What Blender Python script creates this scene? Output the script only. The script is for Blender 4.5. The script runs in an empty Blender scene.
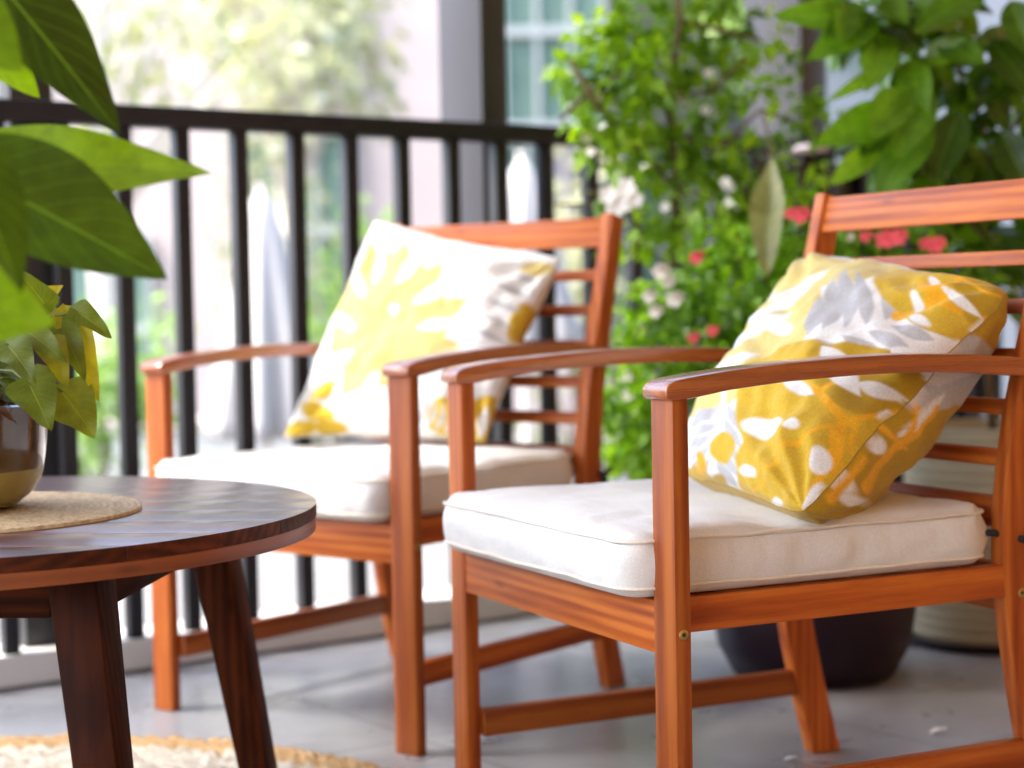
import bpy, bmesh, math, random
import numpy as np
from mathutils import Vector, Matrix, noise

random.seed(7)
R = math.radians
scene = bpy.context.scene
COL = scene.collection

# ------------------------------------------------------------------ camera
F_PX, PITCH, ROLL, CAM_H = 1829.1, 0.0452, 0.0187, 0.7088
cam_data = bpy.data.cameras.new('camera')
cam = bpy.data.objects.new('camera', cam_data)
COL.objects.link(cam)
cam.matrix_world = (Matrix.Translation((0, 0, CAM_H)) @ Matrix.Rotation(math.pi / 2 - PITCH, 4, 'X')
                    @ Matrix.Rotation(-ROLL, 4, 'Z'))
cam_data.sensor_width = 36
cam_data.lens = 36 * F_PX / 1024
cam_data.clip_end = 500
cam_data.dof.use_dof = True
cam_data.dof.focus_distance = 2.05
cam_data.dof.aperture_fstop = 3.0
scene.camera = cam


def at(px, py, dist):
    """World point seen at a pixel of the photograph, at a ground distance (world Y)."""
    dx, dy = px - 512, py - 384
    cr, sr = math.cos(ROLL), math.sin(ROLL)
    u, w = dx * cr - dy * sr, dx * sr + dy * cr
    c, s = math.cos(PITCH), math.sin(PITCH)
    d = Vector((u / F_PX, c - w / F_PX * s, -s - w / F_PX * c))
    return Vector((0, 0, CAM_H)) + d * (dist / d.y)


# ------------------------------------------------------------------ materials
def new_mat(name):
    m = bpy.data.materials.new(name)
    m.use_nodes = True
    nt = m.node_tree
    return m, nt, nt.nodes['Principled BSDF']


def nd(nt, t, **kw):
    n = nt.nodes.new(t)
    for k, v in kw.items():
        setattr(n, k, v)
    return n


def mapr(nt, src, a, b, c, d):
    n = nd(nt, 'ShaderNodeMapRange')
    n.inputs[1].default_value, n.inputs[2].default_value = a, b
    n.inputs[3].default_value, n.inputs[4].default_value = c, d
    nt.links.new(src, n.inputs[0])
    return n.outputs[0]


def noise_tex(nt, vec, scale, detail=4, rough=.55):
    n = nd(nt, 'ShaderNodeTexNoise')
    n.inputs['Scale'].default_value = scale
    n.inputs['Detail'].default_value = detail
    n.inputs['Roughness'].default_value = rough
    if vec is not None:
        nt.links.new(vec, n.inputs['Vector'])
    return n.outputs['Fac']


def bump(nt, h, bs, strength=.2, dist=.002):
    b = nd(nt, 'ShaderNodeBump')
    b.inputs['Strength'].default_value = strength
    b.inputs['Distance'].default_value = dist
    nt.links.new(h, b.inputs['Height'])
    nt.links.new(b.outputs['Normal'], bs.inputs['Normal'])
    return b


def ramp(nt, src, stops):
    r = nd(nt, 'ShaderNodeValToRGB')
    e = r.color_ramp.elements
    while len(e) < len(stops):
        e.new(.5)
    for el, (p, c) in zip(e, stops):
        el.position = p
        el.color = (*c, 1)
    nt.links.new(src, r.inputs['Fac'])
    return r.outputs['Color']


def wood_mat(name, dark, mid, light, rough=.36, coat=.25, spec=.5, bst=.25, crough=.2):
    m, nt, bs = new_mat(name)
    a = nd(nt, 'ShaderNodeAttribute', attribute_name='grain')
    mp = nd(nt, 'ShaderNodeMapping')
    mp.inputs['Scale'].default_value = (1.6, 22, 22)
    nt.links.new(a.outputs['Vector'], mp.inputs['Vector'])
    n1 = noise_tex(nt, mp.outputs['Vector'], 2.2, 5, .6)
    # growth rings
    w = nd(nt, 'ShaderNodeTexWave', wave_type='RINGS', rings_direction='X')
    w.inputs['Scale'].default_value = .9
    w.inputs['Distortion'].default_value = 5.0
    w.inputs['Detail'].default_value = 3
    w.inputs['Detail Scale'].default_value = .8
    nt.links.new(mp.outputs['Vector'], w.inputs['Vector'])
    mp2 = nd(nt, 'ShaderNodeMapping')
    mp2.inputs['Scale'].default_value = (14, 420, 420)
    nt.links.new(a.outputs['Vector'], mp2.inputs['Vector'])
    n2 = noise_tex(nt, mp2.outputs['Vector'], 1.0, 3, .6)
    mix = nd(nt, 'ShaderNodeMath', operation='MULTIPLY_ADD')
    nt.links.new(w.outputs['Fac'], mix.inputs[0])
    mix.inputs[1].default_value = .38
    nt.links.new(mapr(nt, n1, .3, .7, 0, .55), mix.inputs[2])
    mix2 = nd(nt, 'ShaderNodeMath', operation='MULTIPLY_ADD')
    nt.links.new(n2, mix2.inputs[0])
    mix2.inputs[1].default_value = .42
    nt.links.new(mix.outputs[0], mix2.inputs[2])
    col = ramp(nt, mix2.outputs[0], [(.18, dark), (.58, mid), (1.0, light)])
    # board to board tint, carried in the grain offset
    sepn = noise_tex(nt, a.outputs['Vector'], .23, 0)
    hsv = nd(nt, 'ShaderNodeHueSaturation')
    nt.links.new(col, hsv.inputs['Color'])
    nt.links.new(mapr(nt, sepn, .3, .7, .68, 1.22), hsv.inputs['Value'])
    # small knots
    mp3 = nd(nt, 'ShaderNodeMapping')
    mp3.inputs['Scale'].default_value = (4.5, 16, 16)
    nt.links.new(a.outputs['Vector'], mp3.inputs['Vector'])
    v = nd(nt, 'ShaderNodeTexVoronoi')
    v.inputs['Scale'].default_value = 1.1
    nt.links.new(mp3.outputs['Vector'], v.inputs['Vector'])
    k = mapr(nt, v.outputs['Distance'], .04, .11, .55, 0)
    mx = nd(nt, 'ShaderNodeMix', data_type='RGBA')
    nt.links.new(k, mx.inputs['Factor'])
    nt.links.new(hsv.outputs['Color'], mx.inputs['A'])
    mx.inputs['B'].default_value = (*[c * .6 for c in dark], 1)
    nt.links.new(mx.outputs['Result'], bs.inputs['Base Color'])
    nt.links.new(mapr(nt, n2, .3, .7, rough - .07, rough + .1), bs.inputs['Roughness'])
    bs.inputs['Coat Weight'].default_value = coat
    bs.inputs['Specular IOR Level'].default_value = spec
    bs.inputs['Coat Roughness'].default_value = crough
    bump(nt, n2, bs, bst, .0006)
    return m


def plain_mat(name, col, rough=.5, var=.12, scale=8, spec=.5, bstr=0, bscale=200, metal=0, coat=0):
    m, nt, bs = new_mat(name)
    tc = nd(nt, 'ShaderNodeTexCoord')
    f = noise_tex(nt, tc.outputs['Object'], scale, 5, .6)
    c = ramp(nt, f, [(.3, tuple(max(0, x * (1 - var)) for x in col)), (.7, tuple(x * (1 + var) for x in col))])
    nt.links.new(c, bs.inputs['Base Color'])
    bs.inputs['Roughness'].default_value = rough
    bs.inputs['Specular IOR Level'].default_value = spec
    bs.inputs['Metallic'].default_value = metal
    bs.inputs['Coat Weight'].default_value = coat
    if bstr:
        bump(nt, noise_tex(nt, tc.outputs['Object'], bscale, 3), bs, bstr, .001)
    return m


def leaf_mat(name, c1, c2, c3, transl=.35, rough=.4, veins=False, tcol=(1.5, 1.35, .5)):
    m, nt, bs = new_mat(name)
    a = nd(nt, 'ShaderNodeAttribute', attribute_name='tint')
    col = ramp(nt, a.outputs['Fac'], [(.0, c1), (.5, c2), (1.0, c3)])
    tc = nd(nt, 'ShaderNodeTexCoord')
    n = noise_tex(nt, tc.outputs['Object'], 45, 4)
    hsv = nd(nt, 'ShaderNodeHueSaturation')
    nt.links.new(col, hsv.inputs['Color'])
    nt.links.new(mapr(nt, n, .3, .7, .75, 1.25), hsv.inputs['Value'])
    out = hsv.outputs['Color']
    if veins:
        lv = nd(nt, 'ShaderNodeAttribute', attribute_name='leafuv')
        sx = nd(nt, 'ShaderNodeSeparateXYZ')
        nt.links.new(lv.outputs['Vector'], sx.inputs[0])
        ab = nd(nt, 'ShaderNodeMath', operation='ABSOLUTE')
        nt.links.new(sx.outputs['Y'], ab.inputs[0])
        # side veins run forward from the midrib
        s = nd(nt, 'ShaderNodeMath', operation='MULTIPLY_ADD')
        nt.links.new(ab.outputs[0], s.inputs[0])
        s.inputs[1].default_value = -.28
        nt.links.new(sx.outputs['X'], s.inputs[2])
        fr = nd(nt, 'ShaderNodeMath', operation='PINGPONG')
        nt.links.new(s.outputs[0], fr.inputs[0])
        fr.inputs[1].default_value = .055
        v1 = mapr(nt, fr.outputs[0], 0, .012, 1, 0)
        v2 = mapr(nt, ab.outputs[0], .01, .04, .8, 0)
        mxv = nd(nt, 'ShaderNodeMath', operation='MAXIMUM')
        h = nd(nt, 'ShaderNodeMath', operation='MULTIPLY')
        nt.links.new(v1, h.inputs[0])
        h.inputs[1].default_value = .2
        nt.links.new(h.outputs[0], mxv.inputs[0])
        nt.links.new(v2, mxv.inputs[1])
        mx = nd(nt, 'ShaderNodeMix', data_type='RGBA')
        nt.links.new(mxv.outputs[0], mx.inputs['Factor'])
        nt.links.new(out, mx.inputs['A'])
        mx.inputs['B'].default_value = (*[min(1, x * 1.7 + .02) for x in c2], 1)
        out = mx.outputs['Result']
        bump(nt, mxv.outputs[0], bs, .35, .0012)
    nt.links.new(out, bs.inputs['Base Color'])
    bs.inputs['Roughness'].default_value = rough
    tr = nd(nt, 'ShaderNodeBsdfTranslucent')
    tint = nd(nt, 'ShaderNodeMix', data_type='RGBA', blend_type='MULTIPLY')
    tint.inputs['Factor'].default_value = 1
    nt.links.new(out, tint.inputs['A'])
    tint.inputs['B'].default_value = (*tcol, 1)
    nt.links.new(tint.outputs['Result'], tr.inputs['Color'])
    ms = nd(nt, 'ShaderNodeMixShader')
    ms.inputs[0].default_value = transl
    nt.links.new(bs.outputs[0], ms.inputs[1])
    nt.links.new(tr.outputs[0], ms.inputs[2])
    nt.links.new(ms.outputs[0], nt.nodes['Material Output'].inputs['Surface'])
    return m


def fabric_mat(name, attr=None, col=(.74, .71, .66), weave=900, wr=.35):
    m, nt, bs = new_mat(name)
    tc = nd(nt, 'ShaderNodeTexCoord')
    if attr:
        a = nd(nt, 'ShaderNodeAttribute', attribute_name=attr)
        src = a.outputs['Color']
    else:
        f0 = noise_tex(nt, tc.outputs['Object'], 9, 5, .65)
        src = ramp(nt, f0, [(.3, tuple(x * .93 for x in col)), (.65, col)])
    wv = noise_tex(nt, tc.outputs['Object'], weave, 2)
    hsv = nd(nt, 'ShaderNodeHueSaturation')
    nt.links.new(src, hsv.inputs['Color'])
    nt.links.new(mapr(nt, wv, .25, .75, .82, 1.15), hsv.inputs['Value'])
    nt.links.new(hsv.outputs['Color'], bs.inputs['Base Color'])
    bs.inputs['Roughness'].default_value = .85
    bs.inputs['Specular IOR Level'].default_value = .2
    bs.inputs['Sheen Weight'].default_value = .15
    mp = nd(nt, 'ShaderNodeMapping')
    mp.inputs['Scale'].default_value = (1, 1.8, 1)
    nt.links.new(tc.outputs['Object'], mp.inputs['Vector'])
    n = noise_tex(nt, mp.outputs['Vector'], 14, 3, .5)
    add = nd(nt, 'ShaderNodeMath', operation='MULTIPLY_ADD')
    nt.links.new(wv, add.inputs[0])
    add.inputs[1].default_value = .05
    nt.links.new(n, add.inputs[2])
    bump(nt, add.outputs[0], bs, wr, .012)
    return m


CHAIR_WOOD = wood_mat('oiled_chair_wood', (.19, .032, .004), (.345, .072, .008), (.48, .135, .018), .46, .0, .30)
ARM_WOOD = wood_mat('polished_arm_wood', (.20, .033, .004), (.34, .068, .007), (.46, .115, .014), .3, 1.0, .5)
TABLE_WOOD = wood_mat('oiled_table_wood', (.018, .004, .0012), (.036, .008, .0022), (.075, .017, .004), .55, .0, .08)
TOP_WOOD = wood_mat('polished_table_wood', (.04, .009, .004), (.075, .017, .008), (.12, .032, .014), .42, 1.0, .5, .0, .28)
TOP_WOOD.node_tree.nodes['Principled BSDF'].inputs['Coat IOR'].default_value = 1.9
RIM_WOOD = wood_mat('end_grain_wood', (.022, .005, .002), (.050, .011, .004), (.10, .022, .007), .5, .0, .15)
RING_WOOD = wood_mat('table_ring_wood', (.12, .022, .005), (.27, .06, .012), (.36, .09, .02), .4, .2)
BRASS = plain_mat('worn_brass', (.45, .33, .12), .35, .2, 60, metal=.9)
DARK_HOLE = plain_mat('dark_socket', (.02, .017, .012), .7)
RAIL_PAINT = plain_mat('black_rail_paint', (.011, .0105, .013), .5, .15, 12, .3)
POST_PAINT = plain_mat('grey_post_paint', (.040, .039, .047), .55, .06, 4, .2)
POST_DARK = plain_mat('dark_post_paint_and_shade', (.02, .02, .022), .5, .1, 6)
KERB = plain_mat('pale_kerb_concrete', (.50, .495, .48), .7, .08, 6, bstr=.2, bscale=90)
GAP = plain_mat('kerb_gap_shadow', (.06, .055, .04), .9)
CANVAS = fabric_mat('cream_canvas', None, (.71, .70, .67))
PIPING = fabric_mat('canvas_piping', None, (.74, .67, .57), 1200, .1)
BLACK_TAPE = plain_mat('black_tape', (.012, .012, .013), .8)
PRINT = fabric_mat('printed_cotton', 'print', weave=480, wr=.6)
GLAZE = plain_mat('glazed_planter', (.07, .045, .02), .16, .3, 14, coat=.6)
GLAZE2 = plain_mat('mustard_glaze', (.22, .17, .03), .25, .25, 12, coat=.4)
PURPLE = plain_mat('purple_glaze', (.013, .004, .009), .4, .3, 9, spec=.25)
CREAMPOT = plain_mat('cream_pot', (.31, .26, .17), .6, .1, 10, bstr=.15, bscale=60)
SOIL = plain_mat('potting_soil', (.035, .024, .016), .95, .4, 60, bstr=.6, bscale=120)
BARK = plain_mat('twig_bark', (.11, .07, .035), .85, .3, 40, bstr=.4, bscale=150)
PALEBARK = plain_mat('pale_bark', (.55, .5, .44), .85, .2, 12)
DRYLEAF = plain_mat('dry_leaf', (.16, .055, .02), .7, .4, 30)
PETAL_W = plain_mat('white_petal', (.85, .83, .80), .5, .05, 30)
PETAL_R = plain_mat('red_petal', (.88, .12, .15), .5, .15, 30)
PETAL_P = plain_mat('pink_petal', (.80, .10, .13), .5, .15, 30)

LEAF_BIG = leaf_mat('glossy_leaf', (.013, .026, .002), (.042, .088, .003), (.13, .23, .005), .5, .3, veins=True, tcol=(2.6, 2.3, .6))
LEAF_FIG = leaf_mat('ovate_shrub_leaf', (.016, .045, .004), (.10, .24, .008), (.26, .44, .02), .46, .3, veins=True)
LEAF_POTHOS = leaf_mat('heart_leaf', (.05, .08, .004), (.15, .19, .006), (.48, .40, .014), .4, .5, veins=True)
LEAF_VINE = leaf_mat('vine_leaf', (.03, .08, .006), (.15, .31, .010), (.34, .52, .03), .5, .45)
LEAF_BED = leaf_mat('flowering_leaf', (.035, .10, .008), (.15, .34, .014), (.30, .52, .04), .48, .45)
LEAF_POD = leaf_mat('pale_hanging_leaf', (.16, .18, .05), (.28, .29, .12), (.5, .5, .38), .25, .5)
LEAF_TREE = leaf_mat('sunny_tree_leaf', (.22, .25, .12), (.42, .43, .26), (.64, .63, .52), .4, .7, tcol=(1.15, 1.15, .85))
LEAF_HEDGE = leaf_mat('pale_hedge_leaf', (.12, .22, .06), (.25, .38, .10), (.42, .52, .22), .45, .6, tcol=(1.1, 1.25, .7))


# ------------------------------------------------------------------ object helpers
def link(name, mesh, mat=None, parent=None):
    o = bpy.data.objects.new(name, mesh)
    COL.objects.link(o)
    if parent is not None:
        o.parent = parent
    if mat is not None:
        for mm in (mat if isinstance(mat, (list, tuple)) else [mat]):
            mesh.materials.append(mm)
    return o


def empty(name, loc, rz=0.0):
    o = bpy.data.objects.new(name, None)
    COL.objects.link(o)
    o.empty_display_size = .1
    o.location = loc
    o.rotation_euler = (0, 0, rz)
    return o


def tag(o, label=None, cat=None, group=None, kind=None):
    if label:
        o['label'] = label
    if cat:
        o['category'] = cat
    if group:
        o['group'] = group
    if kind:
        o['kind'] = kind
    return o


def copy_tree(o, parent=None):
    c = o.copy()
    COL.objects.link(c)
    c.parent = parent
    for ch in list(o.children):
        copy_tree(ch, c)
    return c


def finish(bm, name, mat, parent=None, smooth=None):
    me = bpy.data.meshes.new(name)
    bmesh.ops.recalc_face_normals(bm, faces=bm.faces)
    bm.to_mesh(me)
    bm.free()
    if smooth is not None:
        me.polygons.foreach_set('use_smooth', [True] * len(me.polygons))
        if smooth < 180:
            try:
                me.set_sharp_from_angle(angle=R(smooth))
            except Exception:
                pass
    return link(name, me, mat, parent)


def grain_layer(bm):
    l = bm.verts.layers.float_vector.get('grain')
    return l or bm.verts.layers.float_vector.new('grain')


def strip_solid(sections, bev=.003, grain=None, off=None):
    """Closed solid through a list of 4-corner sections; bevelled; grain(co)->(long, a, b)."""
    bm = bmesh.new()
    rows = [[bm.verts.new(p) for p in s] for s in sections]
    for a, b in zip(rows, rows[1:]):
        for i in range(4):
            j = (i + 1) % 4
            bm.faces.new((a[i], a[j], b[j], b[i]))
    bm.faces.new(rows[0][::-1])
    bm.faces.new(rows[-1])
    bmesh.ops.recalc_face_normals(bm, faces=bm.faces)
    if bev:
        ed = [e for e in bm.edges if len(e.link_faces) == 2 and e.calc_face_angle(0) > R(28)]
        bmesh.ops.bevel(bm, geom=ed, offset=bev, segments=2, profile=.5, affect='EDGES', clamp_overlap=True)
    l = grain_layer(bm)
    o = off if off is not None else Vector((random.uniform(-9, 9), random.uniform(-9, 9), random.uniform(-9, 9)))
    for v in bm.verts:
        v[l] = Vector(grain(v.co)) + o
    return bm


SW = {'x': lambda c: (c.x, c.y, c.z), 'y': lambda c: (c.y, c.x, c.z), 'z': lambda c: (c.z, c.x, c.y)}


def box_bm(x0, x1, y0, y1, z0, z1, axis='x', bev=.003):
    s = [[(x0, y0, z), (x1, y0, z), (x1, y1, z), (x0, y1, z)] for z in (z0, z1)]
    return strip_solid(s, bev, SW[axis])


def wood(name, bm, parent, mat=None):
    return finish(bm, name, mat or CHAIR_WOOD, parent, 30)


def tube(bm, pts, rad, n=8, caps=True):
    pts = [Vector(p) for p in pts]
    rings = []
    up = Vector((.13, .21, 1)).normalized()
    for i, p in enumerate(pts):
        t = (pts[min(i + 1, len(pts) - 1)] - pts[max(i - 1, 0)]).normalized()
        a = t.cross(up)
        if a.length < .05:
            a = t.cross(Vector((1, 0, 0)))
        a.normalize()
        b = t.cross(a)
        r = rad[i] if isinstance(rad, (list, tuple)) else rad
        rings.append([bm.verts.new(p + (a * math.cos(k * 2 * math.pi / n) + b * math.sin(k * 2 * math.pi / n)) * r)
                      for k in range(n)])
    for a, b in zip(rings, rings[1:]):
        for k in range(n):
            bm.faces.new((a[k], a[(k + 1) % n], b[(k + 1) % n], b[k]))
    if caps:
        bm.faces.new(rings[0][::-1])
        bm.faces.new(rings[-1])
    return bm


def lathe(bm, prof, n=48, c=(0, 0, 0), ridge=None):
    c = Vector(c)
    rings = []
    for r, z in prof:
        rings.append([bm.verts.new(c + Vector((r * math.cos(2 * math.pi * k / n), r * math.sin(2 * math.pi * k / n), z)))
                      for k in range(n)])
    for a, b in zip(rings, rings[1:]):
        for k in range(n):
            bm.faces.new((a[k], a[(k + 1) % n], b[(k + 1) % n], b[k]))
    bm.faces.new(rings[0][::-1])
    bm.faces.new(rings[-1])
    return bm


# ------------------------------------------------------------------ leaves
def leaf_layers(bm):
    t = bm.verts.layers.float.get('tint') or bm.verts.layers.float.new('tint')
    u = bm.verts.layers.float_vector.get('leafuv') or bm.verts.layers.float_vector.new('leafuv')
    return t, u


def ovate(s):
    return (math.sin(math.pi * s ** .82) ** .85) * (1 - .12 * s)


def heart(s):
    return (min(1, s / .12) ** .5) * (1 - s) ** .75 * 1.25 if s < 1 else 0


def lance(s):
    return math.sin(math.pi * s) ** .9


def add_leaf(bm, base, direction, normal, L, Wd, shape=ovate, fold=.25, droop=.25, wave=.0, tint=.5, nl=6, nw=2, seed=0,
             twist=0., tip=0.):
    """A curved leaf of nl x 2nw quads. direction: base->tip; normal: the face it shows upward."""
    t_l, u_l = leaf_layers(bm)
    d = Vector(direction).normalized()
    n = Vector(normal)
    n = (n - d * n.dot(d))
    if n.length < 1e-4:
        n = d.orthogonal()
    n.normalize()
    s_ = d.cross(n).normalized()
    base = Vector(base)
    rows = []
    for i in range(nl + 1):
        s = i / nl
        w = Wd * .5 * shape(min(max(s, .0), 1.0))
        if i == nl:
            w = 0
        c = base + d * (L * s * (1 - .12 * droop * s)) - n * (L * droop * s * s)
        ang = twist * s
        row = []
        for j in range(-nw, nw + 1):
            q = j / nw
            wy = wave * L * math.sin(seed + s * 11 + (2 if q > 0 else 0)) * abs(q)
            back = heart_back * (abs(q) ** 1.5) * L if (shape is heart and s < .35) else 0
            off = s_ * (w * q * math.cos(ang)) + n * (w * abs(q) * fold + wy + w * q * math.sin(ang)) - d * back * (1 - s / .35 if s < .35 else 0)
            v = bm.verts.new(c + off)
            v[t_l] = tint
            v[u_l] = Vector((s, q, 0))
            row.append(v)
        rows.append(row)
    for a, b in zip(rows, rows[1:]):
        for j in range(2 * nw):
            try:
                bm.faces.new((a[j], a[j + 1], b[j + 1], b[j]))
            except ValueError:
                pass


heart_back = .22


def rnd_dir(zmin=-1, zmax=1):
    z = random.uniform(zmin, zmax)
    a = random.uniform(0, 2 * math.pi)
    r = math.sqrt(max(0, 1 - z * z))
    return Vector((r * math.cos(a), r * math.sin(a), z))


def foliage(name, mat, parent, clumps, n, L, Wr=.55, nl=2, nw=1, shape=ovate, droop=.3, tint=(.1, .9), outw=.6):
    """Leaf-sized faces spread through clumps = [(centre, radius vec, weight)]."""
    bm = bmesh.new()
    leaf_layers(bm)
    tot = sum(c[2] for c in clumps)
    for c, r, w in clumps:
        base_t = random.uniform(*tint)
        for _ in range(int(n * w / tot)):
            dv = rnd_dir()
            rr = random.random() ** .5
            p = Vector(c) + Vector((dv.x * r[0], dv.y * r[1], dv.z * r[2])) * rr
            d = (dv * outw + rnd_dir() * .8 + Vector((0, 0, -.25))).normalized()
            nn = (Vector((0, 0, 1)) + rnd_dir() * .7)
            l = random.uniform(*L)
            t = min(1, max(0, base_t * .5 + random.uniform(*tint) * .5))
            add_leaf(bm, p, d, nn, l, l * Wr * random.uniform(.85, 1.15), shape, .25, droop, 0, t, nl, nw, random.random() * 9)
    return finish(bm, name, mat, parent, 180)


# ------------------------------------------------------------------ the armchairs
W, WX, WY, INS, TB = .62, .0486, .0215, .040, .0255
ARM_TOP = [(-.009, .607), (-.005, .6125), (.004, .6165), (.022, .6195), (.075, .6255), (.158, .632), (.243, .636), (.316, .637), (.352, .6365),
           (.422, .634), (.507, .627), (.560, .621)]
ARM_BOT = [(-.009, .5975), (-.005, .5945), (.004, .594), (.022, .595), (.075, .603), (.158, .610), (.243, .6135), (.316, .6145), (.352, .6140),
           (.422, .611), (.507, .6045), (.560, .599)]
LEG_F = [(0, .580), (.05, .566), (.10, .553), (.16, .539), (.23, .526), (.30, .514), (.36, .509), (.44, .511), (.53, .524), (.60, .541), (.68, .563), (.77, .589),
         (.867, .612)]


def leg_front_y(z):
    for (a, b), (c, d) in zip(LEG_F, LEG_F[1:]):
        if a <= z <= c:
            return b + (d - b) * (z - a) / (c - a)
    return LEG_F[-1][1]


def leg_depth(z):
    return .052 - .016 * max(0, (z - .45) / .42)


def bolt(parent, x, y, z, sgn=1):
    bm = bmesh.new()
    lathe(bm, [(.0058, -.003), (.0062, .0008), (.0052, .0016), (.0030, .0017), (.0026, .0006)], 20)
    bm.transform(Matrix.Rotation(sgn * math.pi / 2, 4, 'Y'))
    b = finish(bm, 'bolt', BRASS, parent, 40)
    b.location = (x, y, z)
    bm = bmesh.new()
    lathe(bm, [(.0025, 0), (.0024, .0009)], 6)
    bm.transform(Matrix.Rotation(sgn * math.pi / 2, 4, 'Y'))
    finish(bm, 'socket', DARK_HOLE, b)


def make_chair():
    root = empty('armchair', (0, 0, 0))
    for x0 in (0, W - WX):
        lg = wood('front_leg', box_bm(x0, x0 + WX, 0, WY, 0, .5965, 'z', .0028), root)
        if x0 > 0:
            bolt(lg, W + .0002, WY * .48, .3285)
    for x0 in (INS, W - INS - TB):
        secs = []
        zs = [0, .04, .08, .12, .17, .22, .27, .32, .37, .43, .49, .55, .61, .67, .73, .79, .835, .867]
        for z in zs:
            y = leg_front_y(z)
            dd = leg_depth(z)
            rise = .012 if z == zs[-1] else 0
            secs.append([(x0, y, z), (x0 + TB, y, z), (x0 + TB, y + dd, z - rise), (x0, y + dd, z - rise)])
        lg = wood('back_leg', strip_solid(secs, .003, SW['z']), root)
        if x0 > .3:
            bolt(lg, W - INS + .0002, .539, .325)
    for x0, x1 in ((-.003, .0515), (W - .0515, W + .003)):
        secs = [[(x0, b[0], b[1]), (x1, b[0], b[1]), (x1, t[0], t[1]), (x0, t[0], t[1])] for b, t in zip(ARM_BOT, ARM_TOP)]
        wood('armrest', strip_solid(secs, .0035, SW['y']), root, ARM_WOOD)
    wood('front_rail', box_bm(WX - .001, W - WX + .001, .0015, .0225, .3005, .3615, 'x', .002), root)
    for x0 in (INS + .0015, W - INS - .0235):
        wood('side_rail', box_bm(x0, x0 + .022, .0235, .520, .3212, .3622, 'y', .002), root)
        wood('stretcher', box_bm(x0 + .001, x0 + .021, WY - .001, .556, .0950, .1332, 'y', .002), root)
    wood('back_rail', box_bm(INS + TB - .001, W - INS - TB + .001, .522, .542, .300, .361, 'x', .002), root)
    # back slats, lying in the lean of the back legs
    for z0, z1, th in ((.805, .8585, .018), (.7435, .7635, .018), (.680, .700, .018), (.616, .636, .018), (.551, .571, .018), (.486, .507, .018),
                       (.408, .447, .02)):
        y0, y1 = leg_front_y(z0) + .006, leg_front_y(z1) + .006
        x0, x1 = INS + TB - .001, W - INS - TB + .001
        secs = [[(x, y0, z0), (x, y1, z1), (x, y1 + th, z1), (x, y0 + th, z0)] for x in (x0, x1)]
        wood('back_slat', strip_solid(secs, .002, SW['x']), root)
    for y in (.075, .165, .255, .345, .435):
        wood('seat_slat', box_bm(INS + .0245, W - INS - .0245, y, y + .045, .342, .358, 'x', .002), root)
    return root


C1 = ((-.0933, 2.6046, 0), -1.116)
C2 = ((-.6446, 3.2095, 0), -.6662)
chair1 = make_chair()
chair1.location, chair1.rotation_euler.z = C1
tag(chair1, 'nearer oiled wooden armchair at right, with its front leg bolt in view', 'armchair', 'wooden armchairs on the balcony')
chair2 = copy_tree(chair1)
chair2.location, chair2.rotation_euler.z = C2
tag(chair2, 'farther oiled wooden armchair behind the round table, against the black railing', 'armchair')


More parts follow.
